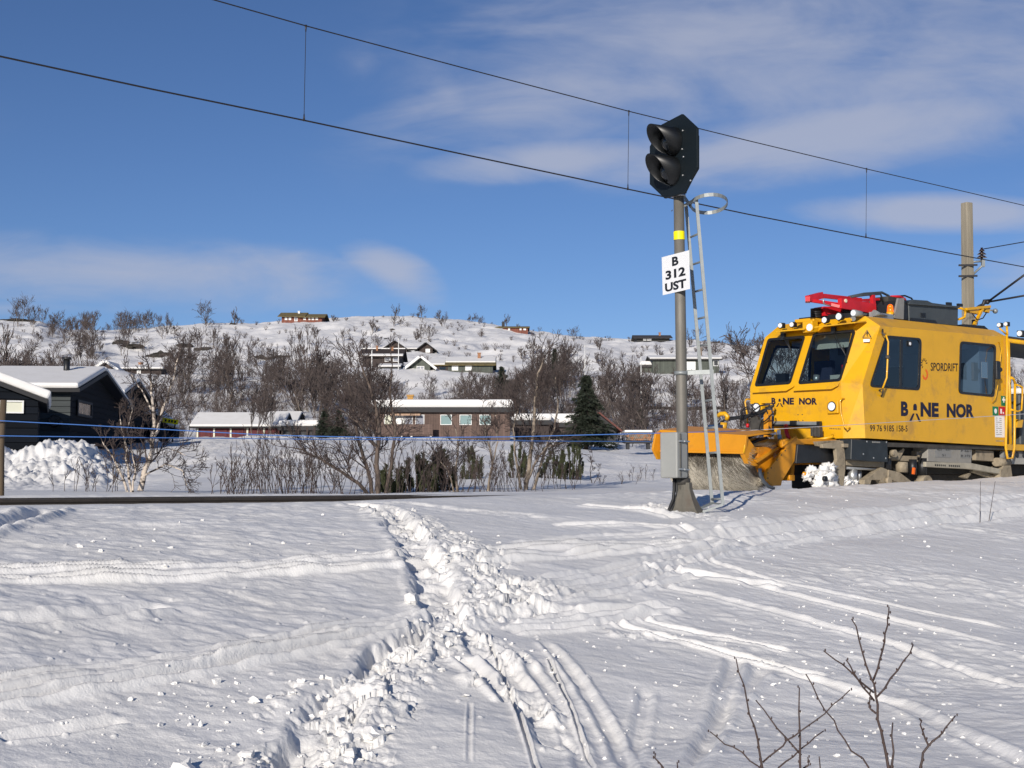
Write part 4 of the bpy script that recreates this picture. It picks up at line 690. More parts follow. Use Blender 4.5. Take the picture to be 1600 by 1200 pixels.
# ------------------------------------------------------------------ lettering
def text_mesh(s, bold=.0):
    cu = bpy.data.curves.new('t', 'FONT'); cu.body = s; cu.offset = bold; cu.resolution_u = 3; o = bpy.data.objects.new('t', cu); sc.collection.objects.link(o); bpy.context.view_layer.update()
    me = bpy.data.meshes.new_from_object(o.evaluated_get(bpy.context.evaluated_depsgraph_get())); bpy.data.objects.remove(o); bpy.data.curves.remove(cu); return me
def lettering(s, ll, lr, ul, mt, parent, name='lettering', bold=.02, lift=.004, extra=None):   # text stretched into the parallelogram ll-lr-ul
    me = text_mesh(s, bold); ll, lr, ul = Vector(ll), Vector(lr), Vector(ul); ex = lr - ll; ey = ul - ll; nz = ex.cross(ey).normalized()
    xs = [v.co.x for v in me.vertices]; ys = [v.co.y for v in me.vertices]; x0, x1, y0, y1 = min(xs), max(xs), min(ys), max(ys)
    for v in me.vertices: v.co = ll + ex * ((v.co.x - x0) / (x1 - x0)) + ey * ((v.co.y - y0) / (y1 - y0)) + nz * lift
    me.materials.clear(); me.materials.append(mt); return link(bpy.data.objects.new(name, me), parent)
def quad(mb, ll, lr, ul, u0, u1, v0, v1, lift=.004):  # rectangle inside the parallelogram
    ex = Vector(lr) - Vector(ll); ey = Vector(ul) - Vector(ll); n = ex.cross(ey).normalized() * lift; P = [Vector(ll) + ex * u + ey * v + n for u, v in ((u0, v0), (u1, v0), (u1, v1), (u0, v1))]; return mb.add(P, [(0, 1, 2, 3)])
def company(ll, lr, ul, mt, parent):                  # B, the two-legged A, NE NOR
    ll, lr, ul = Vector(ll), Vector(lr), Vector(ul); ex = lr - ll; ey = ul - ll
    me = [lettering('B', ll, ll + ex * .095, ul, mt, parent, 'lettering', .05), lettering('NE', ll + ex * .255, ll + ex * .50, ul + ex * .255, mt, parent, 'lettering', .05), lettering('NOR', ll + ex * .61, lr, ul + ex * .61, mt, parent, 'lettering', .05)]
    m = MB(); n = ex.cross(ey).normalized() * .004
    def P(u, v): return ll + ex * u + ey * v + n
    for a, b, c, d in ((.125, .163, .158, .178),): m.add([P(.105, -.35), P(.135, -.35), P(.178, .20), P(.153, .20)], [(0, 1, 2, 3)]); m.add([P(.262, -.35), P(.232, -.35), P(.189, .20), P(.214, .20)], [(0, 1, 2, 3)])
    k = [P(.183 + .024 * math.cos(t), .66 + .22 * math.sin(t)) for t in [math.pi * i / 8 for i in range(9)]]; m.add([P(.159, .42), P(.207, .42)] + k, [tuple(range(11))]); m.build('lettering', mt, parent)
# ------------------------------------------------------------------ rails
def rail(off, label):
    prof = [(-.036, 0), (.036, 0), (.036, -.035), (.01, -.05), (.01, -.13), (.075, -.155), (.075, -.172), (-.075, -.172), (-.075, -.155), (-.01, -.13), (-.01, -.05), (-.036, -.035)]
    c = T0 + TN * off + Vector((0, 0, .028)); a = c - TD * 60; b = c + TD * 140; m = MB(); L_ = b - a; P0 = [a + TN * y + Vector((0, 0, z)) for y, z in prof]; n = len(P0)
    m.add(P0 + [p + L_ for p in P0], [(i, (i + 1) % n, (i + 1) % n + n, i + n) for i in range(n)]); m.mi[0] = 1; o = m.build('rail', [RAILM, RAILT]); tag(o, label, 'rail', 'rails of the track')
rail(-.7535, 'near rail of the snowed-in track, its rusty side showing'); rail(.7535, 'far rail of the snowed-in track, nearly buried')
# ------------------------------------------------------------------ overhead line
def wp(px, py, s=.45): return onplane(px, py, T0 - TN * s, TN)
ol = empty('overhead_line', wp(983, 296), 0, 'pair of overhead wires with thin droppers crossing the sky above the track', 'overhead wire'); O_ = Vector(ol.location)
low = [wp(x, y) for x, y in ((0, 88), (236, 139), (475, 188), (735, 243.5), (983, 296), (1170, 335), (1354, 371), (1480, 395), (1600, 417))]; hi = [wp(x, y) for x, y in ((335, 0), (480, 41), (735, 109), (983, 174), (1170, 220), (1354, 264), (1480, 293), (1600, 321))]
def ext(P, n0, n1): d0 = P[0] - P[1]; d1 = P[-1] - P[-2]; d0.z *= .6; d1.z *= .6; return [P[0] + d0 * n0] + P + [P[-1] + d1 * n1]
low = ext(low, 10, 8); hi = ext(hi, 10, 8)
m = MB(); m.tube([p - O_ for p in low], .0125, 6); m.build('contact_wire', WIRE, ol); m = MB(); m.tube([p - O_ for p in hi], .0095, 6); m.build('carrier_wire', WIRE, ol)
for a, b in (((478, 41), (475, 188)), ((982.5, 174), (981, 296)), ((1354, 264), (1353, 371))):
    p, q_ = wp(*a), wp(*b); m = MB(); m.tube([p - O_, q_ - O_], .005, 5); d = (q_ - p).normalized(); m.tube([p - O_ - d * .02, p - O_ + d * .09], .018, 6, .008); m.tube([q_ - O_ - d * .1, q_ - O_ + d * .01], .008, 6, .02); m.build('dropper', WIRE, ol)
# ------------------------------------------------------------------ wooden mast behind the vehicle
MY = 40.
mt_ = empty('catenary_mast', at(1514, 700, MY), 0, 'squared weathered wooden mast rising behind the yellow vehicle', 'mast'); MO = Vector(mt_.location)
def ML(px, py, dy=0.): return at(px, py, MY + dy) - MO
zt = ML(1510, 317).z; m = MB(); a = R(28)
def sq(c, w_, z): return [Vector((c + (x * math.cos(a) - y * math.sin(a)) * w_, (x * math.sin(a) + y * math.cos(a)) * w_, z)) for x, y in ((-.5, -.5), (.5, -.5), (.5, .5), (-.5, .5))]
b0 = sq(0, .30, -2.5); b1 = sq(ML(1510.5, 317).x, .235, zt); m.add(b0 + b1, [(0, 1, 5, 4), (1, 2, 6, 5), (2, 3, 7, 6), (3, 0, 4, 7), (4, 5, 6, 7), (3, 2, 1, 0)]); m.build('pole', WOOD, mt_, .015)
for py in (414, 431): m = MB(); m.bar(ML(1498, py + .5, -.16), ML(1527, py, -.16), .05, .05); m.bar(ML(1498, py + .5, .17), ML(1527, py, .17), .05, .05); m.build('clamp', WIRE, mt_)
m = MB(); m.tube([ML(1513, 410), ML(1535, 408)], .03, 8); m.tube([ML(1519, 430), ML(1537, 413), ML(1537, 407)], .03, 8); m.bar(ML(1536, 417), ML(1536, 406), .09, .09); m.build('bracket', GALV, mt_)
ins = MB()
for py, r in ((401, .15), (396, .13), (391, .09)): ins.disc(ML(1534, py), (0, 0, 1), r, .06, 16, r * .45)
ins.tube([ML(1534, 407), ML(1534, 387)], .035, 8); ins.build('insulator', INSU, mt_)
tc = wp(1600, 417) + TD * 6.0; th = wp(1600, 321) + TD * 6.0; j = ML(1543, 472)
m = MB(); m.tube([j, ML(1600, 430, -1.2), th - MO], .032, 8); m.build('cantilever_tube', WIRE, mt_); m = MB(); m.tube([j, ML(1600, 462, -1.2), tc + Vector((0, 0, .5)) - MO], .028, 8); m.build('cantilever_tube', WIRE, mt_)
m = MB(); m.tube([ML(1518, 487), ML(1530, 478), j], .035, 8); m.tube([ML(1534, 482), ML(1538, 470), ML(1546, 470)], .05, 8); m.tube([ML(1518, 492), ML(1532, 482)], .02, 6); m.ball(j, .07, 8); m.build('swivel_fitting', WIRE, mt_)
m = MB(); m.tube([ML(1537, 389), ML(1600, 378, -2), at(2300, 255, 32) - MO], .014, 6); fw = m.build('feeder_wire', WIRE, mt_)
# ------------------------------------------------------------------ signal
SY = 19.5; HD = Vector((-.45, .893, 0)).normalized(); HNf = Vector((-.893, -.45, 0)).normalized()       # along the boards, and out of their faces
sbase = at(1069, 805, SY); sbase.z = gz(sbase.x, sbase.y) - .02
sg = empty('railway_signal', sbase, 0, 'tall railway signal mast with black head, number board and grey cabinet', 'signal'); SO = Vector(sg.location)
def A(px, py, dy=0.): return at(px, py, SY + dy) - SO
pc = at(1064, 520, SY)
def HP(px, py, out=0.): return onplane(px, py, pc + HNf * out, HNf) - SO
m = MB(); m.tube([A(1067, 768), A(1066, 680), A(1064, 540), A(1060.5, 307)], .083, 20, .073); m.build('pole', POLE, sg)
m = MB(); m.disc(A(1060.4, 306), (0, 0, 1), .10, .03, 20); m.build('pole_cap', STEEL, sg)
m = MB(); z0, z1 = A(1061, 375).z, A(1061, 362).z; m.tube([(A(1061.3, 368).x, 0, z0), (A(1061.1, 368).x, 0, z1)], .0785, 20, cap=False); yb_ = m.build('yellow_band', YBAND, sg); yb_.location.y = A(1061, 368).y
# cast foot: four flaring fins round a core
m = MB(); L_ = [(.10, A(1067, 754).z), (.105, A(1067, 765).z), (.15, A(1067, 780).z), (.21, A(1067, 794).z), (.27, -.02), (.27, -.12)]; cx, cy = A(1070, 790).x, A(1070, 790).y; prev = None; V = []
for r, z in L_: V += [(cx + (z - L_[0][1]) * -.03 + x * r, cy + y * r, z) for x, y in ((-.9, -.5), (-.25, -.95), (.5, -.95), (1, -.2), (.9, .6), (.2, 1), (-.5, .9), (-1, .3))]
m.add(V, [(i * 8 + k, i * 8 + (k + 1) % 8, (i + 1) * 8 + (k + 1) % 8, (i + 1) * 8 + k) for i in range(5) for k in range(8)]); m.build('foot', CONC, sg)
m = MB(); m.disc(A(1067, 752), (0, 0, 1), .10, .09, 20); m.build('collar', DARKST, sg); m = MB(); m.prism([A(1050, 799), A(1072, 806), A(1101, 812), A(1106, 806), A(1085, 800)], (0, .25, -.05)); m.build('base_plate', DARKST, sg)
# head
oct_ = [(1065.3, 178), (1088.8, 200), (1089.3, 261.3), (1069.3, 301), (1038, 310), (1015, 288), (1015, 229), (1033.3, 194.7)]
m = MB(); m.prism([HP(x, y, .16) for x, y in oct_], HNf * -.035); hb = m.build('head_board', SIGB, sg, .004)
m = MB(); m.prism([HP(x, y, .12) for x, y in ((1062, 195), (1078, 210), (1078, 262), (1062, 290), (1040, 296), (1028, 280), (1028, 232), (1038, 204))], HNf * -.16); m.build('head_case', SIGB, sg, .01)
m = MB(); m.tube([HP(1060, 292, .0), HP(1060.5, 312, 0)], .06, 12); m.build('neck', SIGB, sg)
for k, (px, py, mt0) in enumerate(((1053, 222, HOODM), (1051, 268, HOODM))):
    c = HP(px, py, .165); m = MB(); m.disc(c + HNf * .02, HNf, .19, .05, 28); m.build('lens_rim', HOODM, sg); m = MB(); m.ball(c + HNf * .03, .15, 16, (1, 1, 1)); m.build('lens', SLENS, sg)
    U = Vector((0, 0, 1)); V = []; n = 28; Fc = []; md = []
    for i in range(n + 1):
        th = R(-80) + (R(340)) * i / n; d = HD * math.cos(th) + U * math.sin(th); s_ = max(0, math.sin(th)); ln = .10 + .30 * ((1 + math.sin(th)) / 2) ** .75; dr = HNf * ln + U * .07 * ln
        for rr, base in ((.205, 0), (.19, 0)): V += [c + d * rr, c + d * (rr * .9) + dr]
    for i in range(n):
        o = i * 4; p = o + 4; Fc += [(o, p, p + 1, o + 1), (o + 2, o + 3, p + 3, p + 2), (o + 1, p + 1, p + 3, o + 3)]
    m.v = []; m = MB(); m.add(V, Fc, True); m.mi = [1 if (k == 1 and i % 3 == 0 and i // 3 < 12) else 0 for i in range(len(Fc))]; m.build('hood', [HOODM, HOODLIT], sg)
m = MB()
for px, py in ((1067, 204), (1066, 233), (1068, 245), (1067, 274), (1079, 282)): m.disc(HP(px, py, .165), HNf, .012, .02, 8)
m.build('bolts', STEEL, sg)
# number board
q4 = [HP(x, y, .10) for x, y in ((1035.5, 461.3), (1077.9, 451.5), (1076.5, 391), (1033.9, 402.1))]; m = MB(); m.prism(q4, HNf * -.004); nb = m.build('number_board', WHITE, sg)
def NB(u, v): a_ = q4[0].lerp(q4[1], u); b_ = q4[3].lerp(q4[2], u); return a_.lerp(b_, v)
def nbt(s, u0, u1, v0, v1): lettering(s, NB(u0, v0), NB(u1, v0), NB(u0, v1), INK, nb, 'lettering', .038, .003)
nbt('B', .385, .62, .695, .93); nbt('312', .13, .86, .375, .61); nbt('UST', .10, .88, .06, .29)
m = MB(); m.bar(HP(1056, 400, .08), HP(1070, 398, .0), .02, .04); m.bar(HP(1056, 455, .08), HP(1072, 450, .0), .02, .04); m.build('board_bracket', STEEL, sg)
# cabinet
cb = A(1053, 748); zb, ztp = A(1053, 747).z, A(1053, 676).z; f1 = A(1031, 710, -.10); f2 = A(1058, 710, -.28); f3 = A(1075, 710, -.10); f4 = f3 + (f1 - f2)
m = MB(); m.prism([Vector((p.x, p.y, zb)) for p in (f1, f2, f3, f4)], (0, 0, ztp - zb)); cbx = m.build('cabinet', CABM, sg, .02)
m = MB(); m.bar((f2.x + .055, f2.y + .045, zb + .02), (f2.x + .055, f2.y + .045, ztp - .02), .012, .012); m.build('door_seam', DARKST, cbx)
for py in (689, 733): m = MB(); m.bar(A(1061, py, -.27), A(1069, py, -.2), .02, .025); m.bar(A(1069, py + .5, -.21), A(1076, py + 1, -.12), .035, .02); m.build('hinge', STEEL, cbx)
for k, (x0, x1, x2) in enumerate(((1053.5, 1053, 1046), (1058, 1060, 1050))): m = MB(); m.tube([A(x0, 747, -.02), A(x0 - .3, 765, -.02), A(x1 - 1, 780, -.05), A(x2, 795, -.1), A(x2 - 4, 803, -.15)], .022, 8); m.build('cable', RUB, sg)
m = MB(); m.tube([A(1051, 328), A(1049, 330)], .006, 5); m.tube([A(1072, 300), A(1067, 303)], .02, 6); m.build('stub', DARKST, sg)
# ladder
ld = MB(); LT, LB, RT, RB = A(1072, 322, .25), A(1112.5, 786, .25), A(1088, 312, -.12), A(1129.5, 788, -.12)
ld.bar(LT, LB, .028, .045); ladder = ld.build('ladder', GALV, sg); m = MB(); m.bar(RT, RB, .028, .045); m.build('stringer', GALV, ladder)
for (a_, b_), (c_, d_) in (((1079, 370.7), (1093, 364.5)), ((1083.5, 413), (1096.5, 408.5)), ((1087, 455.5), (1101, 451.5)), ((1091.5, 498), (1104, 495)), ((1095, 540), (1107, 538)), ((1102, 626.5), (1113.5, 624.5)), ((1105, 669), (1117, 667.6)), ((1108.5, 708), (1120, 707)), ((1111.6, 780), (1127, 779.5))):
    m = MB(); m.tube([A(a_, b_, .25), A(c_, d_, -.12)], .016, 8); m.build('rung', GALV, ladder)
m = MB(); m.bar(A(1057, 583), A(1115, 581, -.12), .03, .06); m.disc(A(1064.5, 583), (0, 0, 1), .098, .05, 20); m.build('stay', GALV, ladder)
m = MB(); m.bar(LB, A(1090, 796, 0), .03, .03); m.bar(RB, A(1098, 800, -.1), .03, .03); m.bar(LB, RB, .02, .02); m.build('foot_bar', GALV, ladder)
c = A(1108, 318.5, .0); m = MB(); P_ = []
for i in range(29):
    th = R(-200) + R(400) * i / 28 ; P_.append(c + Vector((.255 * math.cos(th), .30 * math.sin(th), -.07 * math.sin(th))))
for i in range(28): m.bar(P_[i], P_[i + 1], .008, .05)
m.bar(P_[0], A(1068, 306), .01, .05); m.bar(P_[-1], A(1068, 322), .01, .04); m.build('safety_hoop', GALV, ladder)
# ------------------------------------------------------------------ rope fence
rf_ = empty('rope_fence_post', at(2, 768, 20.5), 0, 'brown wooden post at the left edge carrying the blue ropes', 'post'); m = MB(); RO = Vector(rf_.location); m.tube([(0, 0, -.6), (-.02, 0, at(0, 700, 20.5).z - RO.z), (.0, 0, at(0, 625, 20.5).z - RO.z)], .052, 14, .046); m.build('pole', POST, rf_)
def rope(pts, label, r=.0082, mt0=None): m = MB(); m.tube([at(*p) for p in pts], r, 6); o = m.build('rope', mt0 or ROPE); tag(o, label, 'rope', 'blue ropes')
rope([(-500, 640, 19), (2, 657.5, 20.4), (120, 663.5, 20.9), (256, 671, 21.3), (420, 680, 21.9), (600, 684, 22.4), (800, 682.5, 22.9), (1000, 677.5, 23.2), (1150, 673.5, 23.6)], 'upper blue rope, ending behind the ladder in front of the broom')
rope([(1150, 673.5, 23.6), (1300, 665.5, 24.2), (1440, 657, 24.7), (1553, 650, 25), (1700, 640, 25.4), (2200, 600, 26)], 'thin grey cord stretched across the side of the yellow vehicle', .006, CORD)
rope([(-500, 670, 19), (2, 681, 20.4), (150, 683, 21), (300, 684.5, 22), (450, 686, 23.5), (600, 687, 25), (900, 689.5, 29), (1100, 690, 32), (1300, 700, 36)], 'lower blue rope, nearly level below the upper one', .0082)
# ------------------------------------------------------------------ small things on the far side
def flagpole(px, y0, y1, Y, label): P = at(px, y1, Y); P.z = fz(P.x, P.y) - .3; m = MB(); m.tube([(0, 0, 0), (0, 0, at(px, y0, Y).z - P.z)], .085 * Y / 220, 8, .05 * Y / 220); m.ball((0, 0, at(px, y0, Y).z - P.z), .13 * Y / 220, 8); o = m.build('flagpole', WFR); o.location = P; tag(o, label, 'flagpole', 'white flagpoles')
flagpole(622.5, 530, 585, 210, 'white flagpole in front of the dark brown house'); flagpole(1002, 560, 640, 170, 'white flagpole left of the long green cabin'); flagpole(914, 541, 586, 195, 'thin white flagpole above the tall spruce'); flagpole(581, 538, 560, 225, 'short white flagpole beside the left wall of the brown house')
lp = empty('log_stack', at(998, 697, 96), 0, 'snow-topped stack of split logs on a low rack left of the broom', 'log stack'); k = 96 / F; rr = random.Random(3)
for i in range(4):
    for j_ in range(11): m = MB(); x = (j_ - 5) * .145 + (i % 2) * .07; r = rr.uniform(.055, .075); m.tube([(x, 0, .45 + i * .12), (x, 1.2, .45 + i * .12)], r, 8); m.build('log', BRICK if rr.random() < .5 else BIRCHF, lp)
m = MB(); m.box((-.9, .05, .2), (.9, 1.2, .36)); m.box((-.8, .2, -.2), (-.6, 1.1, .2)); m.box((.6, .2, -.2), (.8, 1.1, .2)); m.build('rack', TRIM, lp); m = MB(); m.box((-.95, -.05, .93), (.95, 1.25, 1.1)); m.build('snow_cap', SNOW, lp, .07)
sb = empty('board_sign', at(266, 658, 72), R(-8), 'narrow yellow board with black marks above the snow heap by the cabins', 'sign'); m = MB(); m.box((-.42, -.02, -.12), (.42, .02, .12)); m.build('board', YBAND, sb); sb.rotation_euler[1] = R(9)
m = MB(); [m.box((x - .05, -.026, -.06), (x + .05, -.021, .06)) for x in (-.24, -.05, .1, .27)]; m.build('marks', INK, sb); m = MB(); m.box((-.3, .02, -1.6), (-.24, .07, .1)); m.box((.24, .02, -1.6), (.3, .07, .1)); m.build('legs', TRIM, sb)
cr_ = empty('parked_car', at(222, 690, 74), R(6), 'dark parked car buried in snow behind the left birch', 'car'); m = MB(); m.prism([(-1.7, 0, .2), (1.7, 0, .2), (1.75, 0, .7), (1.2, 0, .85), (.7, 0, 1.4), (-1.0, 0, 1.45), (-1.7, 0, .9)], (0, 1.6, 0)); m.build('body', NAVYB, cr_, .08)
m = MB(); m.prism([(-.9, -.01, .9), (1.0, -.01, .9), (.62, -.01, 1.32), (-.85, -.01, 1.35)], (0, .008, 0)); m.build('window', PBACK, cr_)
for x in (-1.05, 1.1): m = MB(); m.disc((x, .05, .3), (0, 1, 0), .32, .2, 18); m.build('wheel', RUB, cr_)
m = MB(); m.prism([(-1.75, -.05, .95), (-1.05, -.05, 1.47), (.75, -.05, 1.42), (1.3, -.05, .87), (1.75, -.05, .75), (1.7, -.05, .95), (.85, -.05, 1.75), (-1.1, -.05, 1.8)], (0, 1.7, 0)); m.build('snow_cover', SNOW, cr_, .12)
m = MB(); m.ball((0, 0, 0), 1, 10, (.36, .1, .27)); o = m.build('ice_block', mat('ice', (.22, .32, .32), .35, var=.2, vs=3)); o.location = at(80, 752, 38.3); tag(o, 'grey-green block of ice in the snow heap by the left post', 'ice')
# ------------------------------------------------------------------ bare shrubs poking up close to the camera
def shrub(Y, strokes, label, name='bare_shrub'):
    px, py = strokes[0][0]; P = at(px, 1482, Y); P.z = gz(P.x, P.y) - .05; rng = random.Random(len(strokes)); t = empty(name, P, 0, label, 'shrub', None)
    for i, s_ in enumerate(strokes):
        dy = rng.uniform(-.12, .12) if i else 0; n = len(s_); pts = [at(x, y, Y + dy * j_ / n) - P for j_, (x, y) in enumerate(s_)]; m = MB(); pts2 = [pts[0]]
        for a_, b_ in zip(pts, pts[1:]): pts2 += [a_.lerp(b_, .33) + Vector([rng.gauss(0, .003) for _ in range(3)]), a_.lerp(b_, .67) + Vector([rng.gauss(0, .003) for _ in range(3)]), b_]
        r0 = .0068 if s_[0][1] > 1300 else .0038; m.tube(pts2, r0, 6, .0022)
        for j_ in range(1, len(pts2)):
            if rng.random() < .75: m.ball(pts2[j_] + Vector((rng.choice((-.005, .005)), -.002, .003)), .0036, 6, (.8, .8, 1.5))
        m.build('stem', HTWIG, t)
shrub(5.2, [[(1215, 1482), (1203, 1300), (1191, 1200), (1184, 1156), (1167, 1095), (1150, 1029)], [(1203, 1290), (1186, 1198), (1145, 1167), (1109, 1143)], [(1192, 1191), (1224, 1165), (1250, 1143), (1289, 1115), (1328, 1078)], [(1200, 1230), (1217, 1199), (1250, 1171), (1287, 1142)], [(1255, 1400), (1250, 1191), (1249, 1074)], [(1252, 1180), (1215, 1139), (1181, 1094)]], 'bare shrub with a long crossing twig, left of the tall forked one')
shrub(5.0, [[(1405, 1482), (1398, 1300), (1388, 1199), (1377, 1143), (1368, 1086), (1362, 1062), (1342, 999), (1330.5, 967)], [(1364, 1064), (1379, 1016), (1387, 977), (1389, 948)], [(1369, 1090), (1403, 1047), (1427, 1007)], [(1365, 1082), (1333, 1053), (1287, 1017)], [(1366, 1095), (1342, 1064), (1322, 1031)], [(1400, 1300), (1357, 1199), (1320, 1156), (1289, 1110), (1259, 1053)], [(1405, 1400), (1393, 1199), (1395, 1129)], [(1369, 1115), (1358, 1105), (1361, 1092)]], 'tallest bare shrub, its forked top highest in the foreground')
shrub(5.1, [[(1425, 1482), (1432, 1300), (1438, 1199), (1451, 1165), (1473, 1145), (1493, 1118)], [(1451, 1165), (1441, 1140), (1436, 1123)]], 'small bare shrub at the right of the foreground group')
shrub(4.8, [[(1060, 1482), (1050, 1300), (1036, 1199), (1024, 1177)], [(1062, 1480), (1063, 1300), (1058, 1191)]], 'stubby bare shrub at the bottom edge, left of the others')
shrub(5.3, [[(1275, 1482), (1262, 1300), (1252, 1210), (1264, 1195), (1262, 1183)], [(1290, 1480), (1285, 1300), (1280, 1182)]], 'short curled twigs at the bottom edge between the two larger shrubs')
for i, (a_, b_, Y) in enumerate((((1530, 774), (1532, 752), 22), ((1543, 776), (1555, 752), 22))): P = at(*a_, Y); P.z = gz(P.x, P.y) - .05; m = MB(); m.tube([Vector(), at(*b_, Y) - P], .006, 6, .003); o = m.build('dry_stalk', HTWIG); o.location = P; tag(o, ('upright thin dry stalk in the snow before the bogie', 'leaning thin dry stalk in the snow before the bogie')[i], 'stalk')
# loose snow lumps around the footpath
def lumps():
    rng = np.random.default_rng(8); m = MB(); spots = []
    for (x0, y0, x1, y1, n, s0, s1) in ((420, 1060, 620, 1200, 45, .01, .03), (560, 960, 720, 1060, 40, .01, .03), (690, 830, 800, 950, 40, .01, .03), (240, 1040, 420, 1190, 30, .006, .022), (700, 960, 880, 1100, 30, .008, .02), (0, 1040, 420, 1200, 90, .003, .010), (600, 790, 680, 840, 16, .01, .03), (850, 960, 1100, 1200, 60, .004, .014), (1050, 860, 1600, 1190, 240, .004, .014), (100, 780, 560, 900, 26, .01, .025), (1000, 790, 1500, 860, 50, .01, .022), (1060, 775, 1600, 800, 16, .01, .02)):
        for _ in range(n): spots.append((rng.uniform(x0, x1), rng.uniform(y0, y1), rng.uniform(s0, s1)))
    for s in ((283, 1190, .055), (338, 1060, .03), (387, 1175, .04), (205, 1085, .02), (395, 1090, .03), (535, 1150, .07), (580, 1155, .06), (520, 1135, .05), (550, 1185, .05), (640, 940, .07), (575, 1180, .06)): spots.append(s)
    for px, py, r in spots:
        X, Y = G(px, py); m2 = MB(); m2.ball((0, 0, 0), 1, 7); V = np.array(m2.v); sd_ = rng.integers(99); V *= (1 + (fbm(V[:, 0] + sd_, V[:, 1] + V[:, 2] * .7 + sd_, 3, 3) * 1.5)[:, None]); V *= r * rng.uniform(.6, 1.3, 3) * np.array([1, 1, .7]); a_ = rng.uniform(0, 6.28); c_, s_ = math.cos(a_), math.sin(a_); V = np.stack([V[:, 0] * c_ - V[:, 1] * s_, V[:, 0] * s_ + V[:, 1] * c_, V[:, 2]], 1); z = gz(X, Y) + r * .25; m.add([(v[0] + X, v[1] + Y, v[2] + z) for v in V], m2.f, False)
    o = m.build('snow_crumbs', SNOW); tag(o, 'loose snow lumps and crumbs scattered over the crust', 'snow', None, 'stuff')
lumps()
# ------------------------------------------------------------------ the yellow track vehicle (x back along the track, y away from the camera, z up from the rail)
tv = empty('track_vehicle', T0, TA, 'yellow railway maintenance vehicle with a driving cab and a broom in front', 'rail vehicle')
V3 = Vector
fA, fB, fC = V3((0, -1.03, 1.14)), V3((0, -1.0, 2.3)), V3((.5, -.95, 3.45)); sA, sB, sC, sD, sE = V3((.19, -1.44, 1.14)), V3((.12, -1.44, 2.25)), V3((.8, -1.44, 3.5)), V3((6.08, -1.44, 3.62)), V3((5.9, -1.44, 1.07))
rC = S(1352, 494, -1.12); rC.x = max(rC.x, .52); rD = S(1555, 516, -1.12); rD.x = 6.0
gA, gB, gC = V3((0, 1.37, 1.14)), V3((0, 1.37, 2.3)), V3((.5, 1.33, 3.45)); rC2, rD2 = V3((rC.x, 1.1, rC.z)), V3((6.0, 1.1, rD.z))
def far_(p): return V3((p.x, 1.44, p.z))
